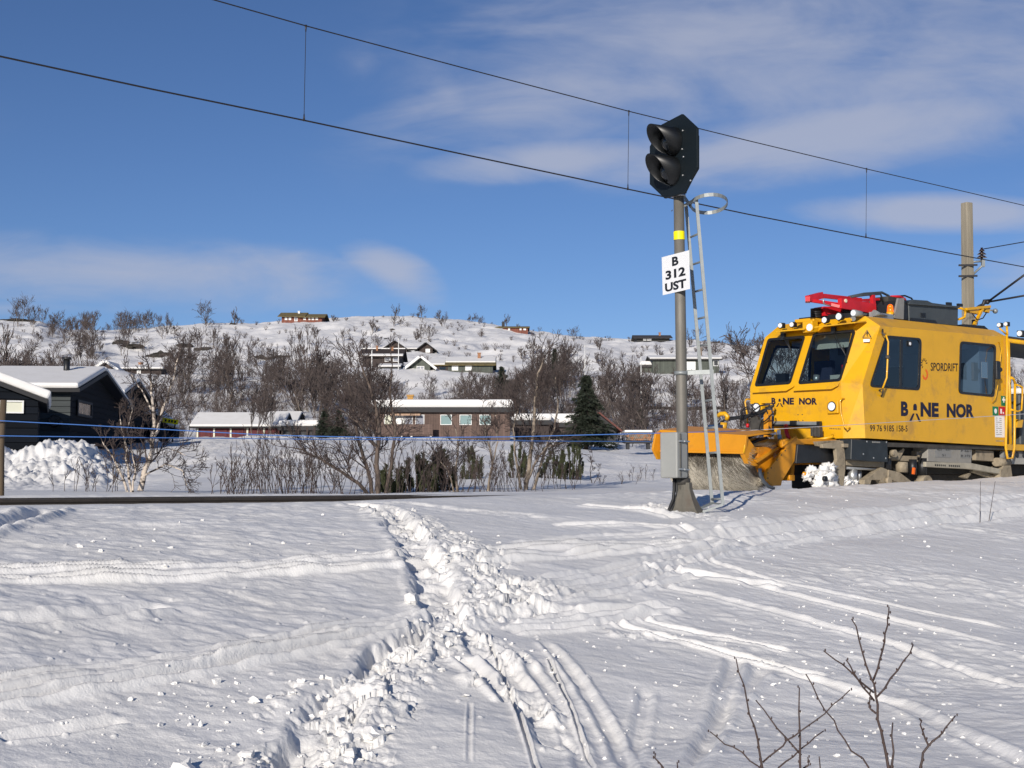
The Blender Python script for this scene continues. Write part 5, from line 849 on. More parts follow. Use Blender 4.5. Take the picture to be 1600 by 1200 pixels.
def body():
    w1 = rounded([S(1384, 524.4), S(1439, 529), S(1436.5, 609.5), S(1358.5, 604)], .13); w2 = rounded([S(1500, 533.5), S(1555.5, 539), S(1553, 620), S(1497.5, 614.5)], .13)
    ws1 = rounded([UP(1200.5, 529.5), UP(1258.5, 525), UP(1235, 600), UP(1179.5, 604)], .08); ws2 = rounded([UP(1271.5, 521), UP(1336.3, 515.5), UP(1313.5, 595.5), UP(1247.5, 600.5)], .08)
    m = MB(); m.holed([sA, sE, sD, sC, sB], [w1, w2]); m.holed([fB, fC, gC, gB], [ws1, ws2])
    m.add([fA, fB, gB, V3((0, 1.37, 1.95)), V3((0, .74, 1.95)), V3((0, .74, 1.14))], [(0, 1, 2, 3, 4, 5)])
    m.add([V3((0, .74, 1.95)), V3((1.2, .74, 1.95)), V3((1.2, .74, 1.14)), V3((0, .74, 1.14)), V3((0, 1.37, 1.95)), V3((1.2, 1.44, 1.95)), V3((1.2, 1.44, 1.14))], [(0, 1, 2, 3), (0, 4, 5, 1), (1, 5, 6, 2)])
    m.add([fA, fB, sB, sA], [(0, 1, 2, 3)]); m.add([fB, fC, sC, sB], [(0, 1, 2, 3)]); m.add([fC, rC, sC], [(0, 1, 2)])
    m.add([gB, gC, far_(sC), far_(sB)], [(0, 1, 2, 3)]); m.add([V3((0, 1.37, 1.95)), gB, far_(sB), V3((.15, 1.44, 1.95))], [(0, 1, 2, 3)]); m.add([gC, rC2, far_(sC)], [(0, 1, 2)])
    m.add([fC, gC, rC2, rC], [(0, 1, 2, 3)]); m.add([sC, sD, rD, rC], [(0, 1, 2, 3)]); m.add([rC, rD, rD2, rC2], [(0, 1, 2, 3)]); m.add([far_(sC), far_(sD), rD2, rC2], [(0, 1, 2, 3)])
    fw_ = [V3((p.x, 1.44, p.z)) for p in w1]; fw2 = [V3((p.x, 1.44, p.z)) for p in w2]; m.holed([V3((1.2, 1.44, 1.14)), far_(sE), far_(sD), far_(sC), far_(sB), V3((.15, 1.44, 1.95)), V3((1.2, 1.44, 1.95))], [fw_, fw2])
    m.add([sE, sD, rD, rD2, far_(sD), far_(sE)], [tuple(range(6))]); m.add([sA, sE, far_(sE), far_(V3((1.2, 0, 1.14))), V3((1.2, .74, 1.14)), V3((0, .74, 1.14)), fA], [tuple(range(7))])
    b = m.build('body', YEL, tv)
    for i, (w_, n, nm) in enumerate(((w1, V3((0, -1, 0)), 'side_window'), (w2, V3((0, -1, 0)), 'side_window'), (ws1, None, 'windscreen'), (ws2, None, 'windscreen'), (fw_, V3((0, 1, 0)), 'side_window'), (fw2, V3((0, 1, 0)), 'side_window'))):
        n = n or V3((-1.15, 0, .5)).normalized(); c = sum(w_, V3()) / len(w_); out = [c + (p - c) * 1.012 for p in w_]; inn = [p - (p - c).normalized() * .065 for p in w_]
        m = MB(); ring(m, [p - n * .015 for p in out], [p - n * .015 for p in inn], n * .03)
        if i == 0: a_, b_ = S(1408.5, 526), S(1407, 607); m.bar(a_ - n * -.005, b_, .07, .03, (0, 1, 0)); m.cbox(S(1422, 537, -1.46), (.13, .02, .12))
        f = m.build(nm, BLK, tv); m = MB(); m.add([p for p in inn], [tuple(range(len(inn)))]); m.build('pane', GLASS, f)
        if i == 0: m = MB(); m.disc(S(1422, 537, -1.475), (0, 1, 0), .035, .01, 14); m.build('round_sticker', WHITE, f); 
    m = MB(); m.prism([UP(1176.5, 607.5, .0), UP(1237, 604, .0), UP(1242, 602.5), UP(1240, 605), UP(1229, 611), UP(1176, 614)], V3((-.03, 0, .0))); m.prism([UP(1242, 605), UP(1249, 603.5), UP(1312, 598.5), UP(1310, 603), UP(1300, 608), UP(1240, 611)], V3((-.03, 0, 0))); m.build('windscreen_ledge', YEL, tv, .006)
    return b
body()
# inside of the cab
INB = mat('cab_lining', (.16, .20, .28), .8); INW = mat('cab_ceiling', (.42, .41, .36), .8); SEATM = mat('seat_fabric', (.015, .02, .05), .9)
m = MB(); m.box((.25, -1.30, 1.25), (5.7, 1.34, 1.9)); m.box((5.0, -1.3, 1.6), (5.7, 1.34, 3.5)); m.build('cab_floor', INB, tv)
m = MB(); m.box((.15, -.9, 2.0), (.75, 1.3, 2.32)); m.build('dashboard', BLK, tv, .03); m = MB(); m.box((2.45, .2, 1.6), (2.6, 1.0, 3.45)); m.box((1.3, -1.1, 3.3), (5.2, 1.2, 3.4)); m.build('cab_partition', INB, tv)
m = MB(); m.box((.85, -.9, 3.12), (1.0, .25, 3.42)); m.build('sun_blind', INW, tv)
for x, y in ((1.5, .65), (1.5, -.6), (4.2, .6), (4.3, -.6)): m = MB(); m.box((x - .25, y - .25, 1.9), (x + .25, y + .25, 2.08)); m.box((x + .18, y - .24, 2.05), (x + .32, y + .24, 2.95)); m.tube([(x, y, 1.6), (x, y, 1.9)], .06, 10); m.build('seat', SEATM, tv, .04)
m = MB(); m.tube([FR(1275, 597, .4), FR(1276, 586, .42)], .07, 14); m.build('steel_mug', STEEL, tv); m = MB(); m.box((.4, -.75, 2.33), (.7, -.45, 2.5)); m.build('paper_box', INW, tv); m = MB(); m.box((.9, -.6, 2.35), (.96, -.4, 2.75)); m.build('red_folder', RED, tv)
m = MB(); m.box((.5, .8, 2.33), (.65, 1.05, 2.62)); m.box((1.2, -.4, 3.0), (1.4, -.1, 3.2)); m.build('screen', BLK, tv)
# writing
company(S(1407.5, 650), S(1522, 653.5), S(1407.5, 627), NAVY, tv); company(FR(1205.5, 632, -.0), FR(1277, 632.5, -.0), FR(1205.5, 621.5, -.0), NAVY, tv)
lettering('99 76 9185 158-5', S(1359, 674), S(1417.8, 674.5), S(1359, 664), INK, tv, 'lettering', .01); lettering('SPORDRIFT', S(1454, 579.5), S(1496.8, 580.5), S(1454, 566.5), INK, tv, 'lettering', .012)
c = S(1444, 577.5); m = MB()
def LG(x, z): return V3((c.x + x, -1.444, c.z + z))
for i in range(12):
    th = R(90) - R(30) * (i - 3.5)
    if 20 < (math.degrees(th) % 360) or 1:
        t_ = math.degrees(th) % 360
        if 0 <= t_ <= 235 or t_ > 345: d = V3((math.cos(th), 0, math.sin(th))); a_ = LG(d.x * .07, .12 + d.z * .07); b_ = LG(d.x * .13, .12 + d.z * .13); s_ = V3((-d.z, 0, d.x)) * .011; m.add([a_ - s_, a_ + s_, b_ + s_, b_ - s_], [(0, 1, 2, 3)])
m.build('logo_rays', INK, tv); m = MB(); o_ = [LG(.03 + .115 * math.cos(R(a_)), -.10 + .125 * math.sin(R(a_))) for a_ in range(-165, 76, 15)]; i_ = [LG(.03 + .06 * math.cos(R(a_)), -.10 + .07 * math.sin(R(a_))) for a_ in range(-165, 76, 15)]; n = len(o_); m.add(o_ + i_, [(k, k + 1, n + k + 1, n + k) for k in range(n - 1)]); m.build('logo_arc', ORL, tv)
def sticker(px0, py0, px1, py1, mt0, nm, y=-1.443): m = MB(); a_, b_ = S(px0, py1, y), S(px1, py0, y); m.box((a_.x, y - .001, a_.z), (b_.x, y + .001, b_.z)); return m.build(nm, mt0, tv), a_, b_
s1, a_, b_ = sticker(1564.3, 619, 1572.3, 634, GRN, 'first_aid_sign'); m = MB(); cx, cz, u = (a_.x + b_.x) / 2, a_.z + (b_.z - a_.z) * .62, .022; m.box((cx - u * 3, -1.447, cz - u), (cx + u * 3, -1.4445, cz + u)); m.box((cx - u, -1.4472, cz - u * 3), (cx + u, -1.4446, cz + u * 3)); m.build('white_cross', WHITE, s1)
s2, a_, b_ = sticker(1551, 635.5, 1560, 649, GRN, 'defibrillator_sign'); m = MB(); m.disc(((a_.x + b_.x) / 2, -1.446, (a_.z + b_.z) / 2), (0, 1, 0), .06, .002, 14); m.build('heart_mark', WHITE, s2)
s3, a_, b_ = sticker(1561, 636, 1571, 649.5, REDS, 'extinguisher_sign'); m = MB(); m.box((a_.x + .06, -1.447, a_.z + .05), (a_.x + .13, -1.4445, b_.z - .05)); m.box((a_.x + .17, -1.447, a_.z + .05), (a_.x + .22, -1.4445, b_.z - .12)); m.build('white_mark', WHITE, s3)
s4, a_, b_ = sticker(1555, 650.5, 1569.5, 683, WHITE, 'load_table'); m = MB()
for i in range(9): z = a_.z + .06 + i * .047; m.box((a_.x + .04, -1.447, z), (a_.x + (.12 if i % 3 else .26), -1.4445, z + .012)); m.box((a_.x + .2, -1.4471, z), (a_.x + .3, -1.4446, z + .01))
m.build('print', DUST, s4); m = MB(); [m.box((S(1556 + i * 1.6, 690).x, -1.443, S(1556, 690).z), (S(1556.9 + i * 1.6, 690).x, -1.4405, S(1556, 687.6).z)) for i in range(8)]; m.build('faint_marks', DUST, tv)
nB = (fC - fB).cross(sB - fB).normalized(); nB = nB if nB.y < 0 else -nB; nBw = TD * nB.x + TN * nB.y + V3((0, 0, nB.z)); qB = T0 + TD * fB.x + TN * fB.y + V3((0, 0, fB.z))
def BV(px, py, off=.004): P = onplane(px, py, qB + nBw * off, nBw) - T0; return V3((P.dot(TD), P.dot(TN), P.z))
m = MB(); tri = [BV(1347, 527.5), BV(1362, 527), BV(1354.7, 515)]; c = sum(tri, V3()) / 3; ring(m, tri, [c + (p - c) * .8 for p in tri], nB * .002); m.add([BV(1354.5, 518, .006), BV(1353.3, 522.3, .006), BV(1355.2, 522.3, .006), BV(1354, 526, .006), BV(1356.6, 521.3, .006), BV(1354.7, 521.3, .006), BV(1356, 518, .006)], [(0, 1, 2), (2, 3, 4), (0, 2, 5, 6)]); m.build('warning_triangle', DARKST, tv)
m = MB(); m.add([BV(1349, 534.5), BV(1358.8, 534), BV(1358.8, 529.6), BV(1349, 530)], [(0, 1, 2, 3)]); m.build('small_label', WHITE, tv)
# lamps
def lamp(c, r, ln=.12, hood=BLK, nm='work_lamp', sq_=False, axis=(-1, 0, 0)):
    ax = V3(axis).normalized(); m = MB(); c = V3(c)
    if sq_: m.cbox(c + ax * -ln / 2, (ln, r * 2.1, r * 2.1))
    else: m.tube([c, c - ax * ln * .7, c - ax * ln], r * 1.15, 20, r * .9)
    o = m.build(nm, hood, tv, .012 if sq_ else 0); m = MB(); m.disc(c + ax * .004, ax, r * .92, .012, 22); m.build('lens', LENS, o); return o
lamp(FR(1219, 508.5, .30), .055, .12, sq_=True); lamp(FR(1237, 507, .30), .055, .12, sq_=True); lamp(FR(1288, 500, .30), .065, .13); lamp(FR(1310.5, 494.5, .30), .075, .14)
lamp(FR(1333.5, 489, .4), .065, .30, GALV); m = MB(); m.tube([FR(1333, 498, .4), FR(1333, 500.5, .5)], .055, 14); m.build('horn', BLK, tv)
m = MB(); m.cbox(FR(1266, 511, .42), (.22, .26, .25)); m.box(FR(1255, 503.5, .38) + V3((0, -.28, 0)), FR(1255, 501, .7)); m.build('lamp_housing', YEL, tv, .02); lamp(FR(1265, 511.5, .29), .083, .05, YEL)
for (a_, b_, c_, d_, z_) in ((1211, 519, 1256, 515.5, .03), (1272, 512.5, 1336, 505, .03)): m = MB(); p, q_ = FR(a_, b_, .22), FR(c_, d_, .22); m.prism([p, q_, q_ + V3((.42, 0, .06)), p + V3((.42, 0, .06))], (0, 0, z_)); m.build('lamp_shelf', YEL, tv, .008)
for px, py in ((1219, 516), (1237, 514.5), (1289, 508.5), (1311, 504.5), (1330, 502)): m = MB(); m.tube([FR(px, py, .36), FR(px, py - 4, .36)], .02, 8); m.build('lamp_stalk', YEL, tv)
for px, py, y2 in ((1300, 635, 0), (1182.5, 637, 0)):
    m = MB(); c = FR(px, py, -.06); m.box(c + V3((.0, -.15, -.15)), c + V3((.10, .13, .12))) if px > 1250 else m.tube([c + V3((.02, 0, 0)), c + V3((.2, 0, 0))], .12, 20); m.build('headlight_box', YEL, tv, .02); lamp(c + V3((-.012, 0, .0)), .092, .03, BLK, 'headlight')
for px, py in ((1284, 666), ): pass
for px, py, x1, y1, x2, y2 in ((1303, 513, 1304, 527, 1322, 556), (1224, 523, 1226, 530, 1236, 548)):
    m = MB(); m.cbox(UP(px, py + 3, .03), (.07, .10, .14)); m.build('wiper_motor', BLK, tv); m = MB(); m.tube([UP(px, py + 6, .05), UP(x1, y1, .06), UP(x2, y2, .03)], .009, 6); m.tube([UP(px + 3, py + 6, .05), UP(x1 + 5, y1 + 4, .06), UP(x2, y2, .03)], .006, 6); m.bar(UP(x2 - 5, y2 - 17, .025), UP(x2 + 1, y2 + 10, .025), .012, .02); m.build('wiper', BLK, tv)
# rails, bars, mirrors
def pipe(pts, r, mt0, nm, n=8): m = MB(); m.tube(pts, r, n); return m.build(nm, mt0, tv)
pipe([FR(1319, 623, -.0), FR(1315, 622, -.09), FR(1312.5, 627, -.11), FR(1314, 645, -.11), FR(1319, 666, -.11), FR(1323, 670, -.1), FR(1328, 668, .0)], .017, YEL, 'handrail')
pipe([FR(1172, 624, -.0), FR(1166, 624, -.09), FR(1164, 628, -.11), FR(1167, 645, -.11), FR(1168, 662, -.05)], .018, YEL, 'handrail')
pipe([S(1383.5, 521, -1.46), S(1384.5, 524.5, -1.6), S(1388, 534, -1.62), S(1387, 560, -1.62), S(1385.5, 590, -1.62), S(1379, 607, -1.58)], .019, YEL, 'mirror_arm')
m = MB(); m.tube([S(1379, 507 + 8, -1.45), S(1378.5, 521, -1.5), S(1384, 524, -1.58)], .02, 8); m.tube([S(1374, 610, -1.45), S(1380, 607, -1.58), S(1379, 616, -1.5), S(1377, 619, -1.45)], .02, 8); m.tube([S(1387.5, 556, -1.62), S(1386.5, 561, -1.62)], .045, 10); m.build('arm_bracket', DARKST, tv)
pipe([S(1561, 535, -1.45), S(1565, 545, -1.62), S(1563, 560, -1.62), S(1561, 590, -1.62), S(1556, 620, -1.55), S(1551, 630, -1.45)], .012, YEL, 'mirror_arm'); m = MB(); c = S(1558, 578.5, -1.72); m.cbox(c, (.17, .09, .42)); m.ball(c + V3((.13, 0, .02)), .06, 8); o = m.build('mirror', BLK, tv, .03)
m = MB(); c = S(1538, 578, -1.70); m.cbox(c, (.26, .02, .38)); m.build('mirror_glass', mat('mirror_glass', (.35, .38, .38), .08, .9), tv, .03)
pipe([S(1573, 523, -1.5), S(1574.5, 560, -1.5), S(1573, 640, -1.5), S(1571.5, 700, -1.5), S(1574, 716, -1.5), S(1582, 716, -1.55), S(1585, 700, -1.6), S(1586, 596, -1.6)], .03, YEL, 'rear_handrail')
pipe([S(1586, 600, -1.6), S(1584, 592, -1.6), S(1580, 590, -1.6)], .03, YEL, 'rear_handrail'); pipe([S(1580, 640, -1.6), S(1590, 643, -1.6), S(1596, 641, -1.6), S(1597.5, 620, -1.6), S(1597, 604, -1.6), S(1588, 601, -1.6)], .022, YEL, 'rear_handrail')
# black lamps and stay at the rear roof corner
for px, py in ((1562.5, 508), (1573, 506.5)): lamp(S(px, py, -1.25) + V3((-.05, 0, 0)), .05, .12, BLK, 'rear_lamp', True)
pipe([S(1574, 524, -1.3), S(1573, 510, -1.28)], .03, YEL, 'lamp_post'); pipe([S(1574, 524, -1.3), S(1562, 513, -1.28)], .02, YEL, 'lamp_post')
# roof gear: pantograph frame, insulators, boxes
def RP(px, py, y=0.): return S(px, py, y)
fr = MB(); A1, A2, A3 = RP(1262, 466, .35), RP(1283, 461.5, .35), RP(1395, 477, .35); B1, B2, B3 = RP(1262, 471, -.4), RP(1312, 478, -.4), RP(1366, 487, -.4)
fr.bar(RP(1283, 462, -.1), RP(1345, 469, -.1), .07, .09); fr.bar(RP(1345, 469, -.1), RP(1405, 466, -.1), .05, .05); fr.bar(RP(1263, 469, -.1), RP(1318, 477, -.4), .06, .07); fr.bar(RP(1312, 474, -.45), RP(1366, 483, -.45), .10, .22); fr.bar(RP(1262, 470, .5), RP(1262, 467, -.45), .10, .10); fr.bar(RP(1262, 467, -.1), RP(1283, 461.5, -.1), .12, .14); fr.bar(RP(1280, 487, .1), RP(1310, 487, .0), .3, .20); fr.bar(RP(1363, 461, -.3), RP(1365, 487, -.3), .09, .09); fr.bar(RP(1290, 474, -.2), RP(1312, 479, -.45), .05, .06); fr.bar(RP(1310, 476, .45), RP(1385, 470, .45), .05, .06); fr.build('pantograph_frame', RED, tv)
pipe([RP(1326, 464, .1), RP(1350, 459, .1), RP(1378, 457, .1), RP(1388, 462, .1), RP(1393, 468, .1)], .028, DKG, 'pantograph_horn'); pipe([RP(1330, 464, -.3), RP(1352, 461, -.3), RP(1376, 459.5, -.3), RP(1380, 472, -.3)], .022, DKG, 'pantograph_horn'); pipe([RP(1392, 464, -.2), RP(1405, 463.5, -.2), RP(1413, 467, -.2), RP(1417, 476, -.2)], .035, RED, 'red_hose'); pipe([RP(1400, 463, .0), RP(1414, 462, .0), RP(1424, 466, .0), RP(1428, 472, .0)], .02, RUB, 'black_hose')
pipe([RP(1286, 466, -.3), RP(1287, 474, -.3), RP(1290, 476, -.3), RP(1310, 480, -.3)], .015, STEEL, 'pull_rod'); m = MB(); m.disc(RP(1321, 470, -.5), (0, 1, 0), .04, .04, 14); m.build('brass_fitting', CREAM, tv)
for px, py0, py1, y in ((1275, 497, 482, .1), (1323, 492, 476, -.3), (1375, 490, 474, .1)):
    m = MB(); a_, b_ = RP(px, py0, y), RP(px, py1, y); m.tube([a_, b_], .05, 12); [m.disc(a_.lerp(b_, (i + .5) / 6), (0, 0, 1), .12, .025, 18) for i in range(6)]; m.build('roof_insulator', BLK, tv)
m = MB(); m.box((.9, -.6, rC.z), (2.3, .7, rC.z + .13)); m.build('roof_base', BLK, tv); m = MB(); m.cbox(RP(1383, 476, -.1), (.5, .5, .3)); m.bar(RP(1377, 464, -.2), RP(1382, 480, -.2), .05, .05); m.bar(RP(1388, 478, -.3), RP(1396, 468, -.2), .05, .05); m.build('pantograph_drive', DARKST, tv)
bc = RP(1391, 484, -.75); m = MB(); m.tube([bc + V3((0, 0, -.08)), bc + V3((0, 0, .06))], .075, 18, .065); m.ball(bc + V3((0, 0, .06)), .065, 12); bea = m.build('beacon', mat('beacon_orange', (.9, .12, .0), .2, coat=.5), tv); m = MB(); m.tube([RP(1391, 496, -.75), RP(1391, 488, -.75)], .045, 12, .09); m.build('beacon_foot', YEL, tv); em = MATS['beacon_orange'].node_tree.nodes['Principled BSDF']; em.inputs['Emission Color'].default_value = (1, .16, .01, 1); em.inputs['Emission Strength'].default_value = .8
m = MB(); m.tube([RP(1366, 489, -.9), RP(1374, 491, -.9), RP(1386, 494, -.9)], .07, 14, .015); m.build('air_horn', GALV, tv); m = MB(); m.box(RP(1364, 496, -.85), RP(1390, 495, -.75) + V3((0, 0, .04))); m.build('horn_base', STEEL, tv)
GPL = mat('grey_plate', (.22, .22, .21), .6, var=.1); m = MB(); m.prism([RP(1397, 497, -.8), RP(1412, 499, -.8), RP(1413, 466, -.8), RP(1404, 466, -.8)], (0, .05, 0)); m.build('deflector_plate', GPL, tv); m = MB(); m.prism([RP(1412, 499, -.78), RP(1420, 501, -.78), RP(1421, 472, -.78), RP(1413, 468, -.78)], (0, .7, 0)); m.build('filter_box', BLK, tv)
m = MB(); m.prism([RP(1421, 502, -.8), RP(1497, 509, -.8), RP(1497.5, 478.5, -.8), RP(1457, 473, -.8), RP(1450, 469.5, -.8), RP(1427, 468, -.8), RP(1420, 473, -.8)], (0, 1.7, 0)); gb = m.build('roof_cabinet', DKG, tv, .02)
m = MB(); m.bar(RP(1420, 474, -.83), RP(1498, 480, -.83), .06, .04); m.build('lid_edge', DKG, gb); m = MB(); [m.bar(RP(1439, y_, -.81), RP(1446, y_ + .5, -.81), .02, .02) for y_ in (489.5, 492, 494.5)]; m.build('vent', BLK, gb); m = MB(); m.prism([RP(1422, 502, -.83), RP(1466, 507, -.83), RP(1462, 500.5, -.83), RP(1424, 496.5, -.83)], (0, .02, 0)); m.build('wheel_arch', BLK, gb)
for px, py in ((1483, 473.5), (1500, 475.5)): m = MB(); m.bar(RP(px - 4, py + 1, -.6), RP(px + 3, py + 1.5, -.6), .05, .07); m.build('latch', BLK, gb)
m = MB(); m.prism([RP(1502, 512, -.8), RP(1545, 515, -.8), RP(1538, 509, -.8), RP(1506, 506.5, -.8)], (0, 1.2, 0)); m.build('mast_base', BLK, tv)
pipe([RP(1498, 481, -.6), RP(1506, 483, -.6), RP(1508.5, 488, -.6), RP(1507, 496, -.6), RP(1498, 499, -.6)], .03, YEL, 'yellow_bracket')
m = MB(); m.bar(RP(1509, 483, -.6), RP(1546, 479, -.6), .08, .06); m.prism([RP(1513, 481, -.6), RP(1534, 484, -.6), RP(1531, 491, -.6), RP(1516, 488, -.6)], (0, .1, 0)); m.bar(RP(1535, 482, -.6), RP(1522, 508, -.6), .07, .06); m.prism([RP(1541, 477.5, -.6), RP(1548, 479, -.6), RP(1546, 489, -.6), RP(1541, 487, -.6)], (0, .08, 0)); m.build('measuring_arm', YEL, tv)
pipe([RP(1519, 490, -.7), RP(1527, 500, -.7), RP(1536, 497, -.7), RP(1541, 489, -.7)], .014, RUB, 'black_hose'); m = MB(); m.ball(RP(1555, 486, -.6), .065, 12); m.tube([RP(1547, 484.5, -.6), RP(1555, 486, -.6)], .02, 8); m.build('camera_ball', GALV, tv); m = MB(); m.tube([RP(1523, 507, -.55), RP(1523, 500, -.55)], .07, 12); m.build('arm_pivot', BLK, tv)
# rear part behind the cab
m = MB(); m.box((6.0, -1.4, .98), (12, 1.4, 1.12)); m.build('rear_deck', YEL, tv); m = MB(); m.box((7.2, -1.1, 1.12), (11.8, 1.2, 2.35)); m.box((6.5, .2, 1.12), (7.2, 1.2, 1.9)); m.build('engine_housing', DKG, tv, .04); m = MB(); m.box((7.15, -1.15, 2.35), (11.8, 1.2, 2.5)); m.build('packed_snow', SNOW, tv, .05)
for x in (6.18, 8.9, 11.7): pipe([V3((x, -1.38, 1.12)), V3((x, -1.38, 3.6))], .045, YEL, 'frame_post')
pipe([V3((6.1, -1.38, 3.56)), V3((12, -1.38, 3.56))], .05, YEL, 'roof_rail'); lamp(S(1593, 521, -1.3), .07, .3, BLK, 'rear_lamp', True); m = MB(); m.box((6.35, -1.3, 3.62), (12, 1.2, 3.68)); m.build('rear_canopy', DARKST, tv)
m = MB(); m.prism([S(1591, 655, -1.35), S(1599, 656, -1.35), S(1597, 668, -1.35), S(1589, 668, -1.35)], (0, .1, 0)); m.build('yellow_bracket', YEL, tv); m = MB(); m.box((6.4, -1.2, 1.5), (6.55, -1.05, 1.75)); m.build('extinguisher', RED, tv); m = MB(); m.box((6.5, -.9, 1.12), (7.1, .1, 1.6)); m.build('tool_box', DARKST, tv, .03)
# underframe
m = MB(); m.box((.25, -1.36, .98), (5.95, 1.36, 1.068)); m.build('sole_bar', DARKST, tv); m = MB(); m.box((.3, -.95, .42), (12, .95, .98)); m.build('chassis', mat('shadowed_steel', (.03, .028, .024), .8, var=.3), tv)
def plate(px, y, th, mt0, nm, bev=.01): m = MB(); m.prism([S(a, b, y) for a, b in px], (0, th, 0)); return m.build(nm, mt0, tv, bev)
bp = plate([(1331, 686), (1387, 688.5), (1387.5, 722), (1360, 721), (1330, 718)], -1.38, .3, DKP, 'black_panel', .015)
for px, py in ((1354.5, 690), (1385, 691), (1349, 709.5), (1365, 715.5), (1384, 716)): m = MB(); m.disc(S(px, py, -1.385), (0, 1, 0), .018, .012, 10); m.build('bolt', STEEL, bp)
m = MB(); m.bar(S(1363, 690.7, -1.385), S(1375, 691.2, -1.385), .01, .03); m.build('label_plate', GPL, bp)
plate([(1285, 694), (1318, 688.5), (1321, 715), (1321, 735), (1318, 761), (1299, 760), (1301, 735), (1308, 718), (1306, 701), (1286, 700)], -1.25, .08, DUST, 'buffer_beam'); plate([(1318, 693), (1338, 694), (1338, 699), (1318, 699)], -1.3, .06, DUST, 'step_bracket')
plate([(1247, 694), (1308, 700), (1308, 722), (1244, 724)], -1.1, .5, BLK, 'air_tank_box'); plate([(1322, 718), (1382, 721), (1382, 731), (1322, 727)], -1.2, .18, DUST, 'side_beam'); m = MB(); m.tube([S(1322, 731, -1.15), S(1380, 734, -1.15)], .03, 8); m.build('pipe', STEEL, tv)
for px, y, w_ in ((1332, -1.1, .10), (1342, -1.0, .06)): m = MB(); m.tube([S(px, 733, y), S(px, 755, y)], w_, 14); m.build('spring', STEEL, tv)
plate([(1350, 757), (1351, 750), (1378, 730), (1388, 734), (1391, 745), (1388, 756), (1380, 757), (1376, 750), (1362, 750), (1360, 757)], -1.25, .14, DUST, 'axle_arm'); plate([(1389, 734), (1406, 738), (1431, 757), (1417, 760), (1388, 747)], -1.28, .14, DUST, 'axle_arm')
m = MB(); m.disc(S(1388, 751, -1.3), (0, 1, 0), .075, .08, 18); m.build('pin_boss', DUST, tv); m = MB(); m.disc(S(1443, 757, -1.25), (0, 1, 0), .20, .22, 22); m.build('axle_box', DUST, tv); m = MB(); m.disc(S(1444, 759, -1.38), (0, 1, 0), .09, .05, 18); m.build('axle_cap', BLK, tv)
for px, y0, y1, r, mt0 in ((1426, 718, 742, .09, BLK), (1441, 716, 743, .10, BLK), (1386, 716, 734, .09, BLK), (1409, 722, 738, .13, DUST)): m = MB(); m.tube([S(px, y0, -1.2), S(px, y1, -1.2)], r, 18); m.build('damper', mt0, tv)
m = MB(); m.bar(S(1428, 731, -1.32), S(1427, 741, -1.32), .05, .05); m.build('red_tag', ORL, tv); plate([(1388, 716), (1412, 700), (1414, 703), (1405, 719)], -1.2, .2, DUST, 'lever'); m = MB(); m.disc(S(1396, 708.5, -1.3), (0, 1, 0), .08, .1, 18); m.disc(S(1396, 708.5, -1.36), (0, 1, 0), .035, .02, 12); m.build('pivot', DUST, tv)
plate([(1388, 711), (1435, 713), (1437, 704), (1445, 704), (1447, 722), (1388, 719)], -1.15, .25, DUST, 'bogie_frame'); m = MB(); [m.tube([S(1432, 706 + i * 2, -1.3), S(1440, 709 + i, -1.33), S(1437, 716 + i * 2, -1.3)], .014, 6) for i in range(3)]; m.build('air_hoses', RUB, tv)
a1 = plate([(1450, 697), (1518, 700), (1518, 724.5), (1450, 721)], -1.32, .5, mat('grey_box', (.27, .26, .235), .7, var=.12, vs=4, dirt=((.17, .15, .12), 4, .5, .5)), 'equipment_box', .012)
for k, (x0, y0, x1, y1, tx) in enumerate(((1461, 700.5, 1486, 714.5, None), (1500, 701, 1518, 715.5, None))):
    a_, b_ = S(x0, y1, -1.325), S(x1, y0, -1.325); m = MB(); m.box((a_.x, -1.328, a_.z), (b_.x, -1.322, b_.z)); lb = m.build('label_plate', GPL, a1)
    if k == 0: lettering('403', S(1464, 704, -1.329), S(1471, 704.3, -1.329), S(1464, 701, -1.329), INK, lb, bold=0); lettering('431', S(1477, 704.3, -1.329), S(1484, 704.6, -1.329), S(1477, 701.3, -1.329), INK, lb, bold=0); lettering('51', S(1472, 713, -1.329), S(1477, 713.2, -1.329), S(1472, 709.5, -1.329), INK, lb, bold=0)
    else: lettering('P 661', S(1501.5, 706, -1.329), S(1516, 706.5, -1.329), S(1501.5, 703, -1.329), INK, lb, bold=0); lettering('B 372', S(1501.5, 713.5, -1.329), S(1516, 714, -1.329), S(1501.5, 710.5, -1.329), INK, lb, bold=0)
plate([(1525, 703), (1553, 705), (1553, 721), (1525, 719)], -1.25, .3, DUST, 'relay_box'); lbm = plate([(1447, 721.5), (1520, 724), (1565, 733), (1565, 741), (1518, 733), (1447, 729.5)], -1.34, .16, mat('pale_dusty_steel', (.36, .33, .26), .8, var=.2, vs=5), 'lower_beam')
m = MB(); [m.box((S(1461 + i * 3 + (i > 5) * 4, 727, -1.345).x, -1.345, S(1461 + i * 3, 728.3 + i * .12, -1.345).z), (S(1462.6 + i * 3 + (i > 5) * 4, 727, -1.345).x, -1.338, S(1461, 725.2 + i * .12, -1.345).z)) for i in range(12)]; m.build('worn_marks', INK, lbm); plate([(1523, 733), (1562, 746), (1562, 752), (1520, 737)], -1.2, .1, DUST, 'diagonal_brace'); plate([(1563, 738), (1568, 727), (1580, 727), (1583, 748), (1563, 752)], -1.36, .3, DUST, 'corner_casting', .02)
m = MB(); m.tube([S(1556, 722, -1.3), S(1575, 722, -1.3)], .10, 16); m.build('buffer_tube', DUST, tv); m = MB(); m.box((6.0, -1.3, .66), (12, -1.18, .80)); m.build('rear_beam', mat('rear_beam_grey', (.36, .35, .31), .7, var=.1), tv)
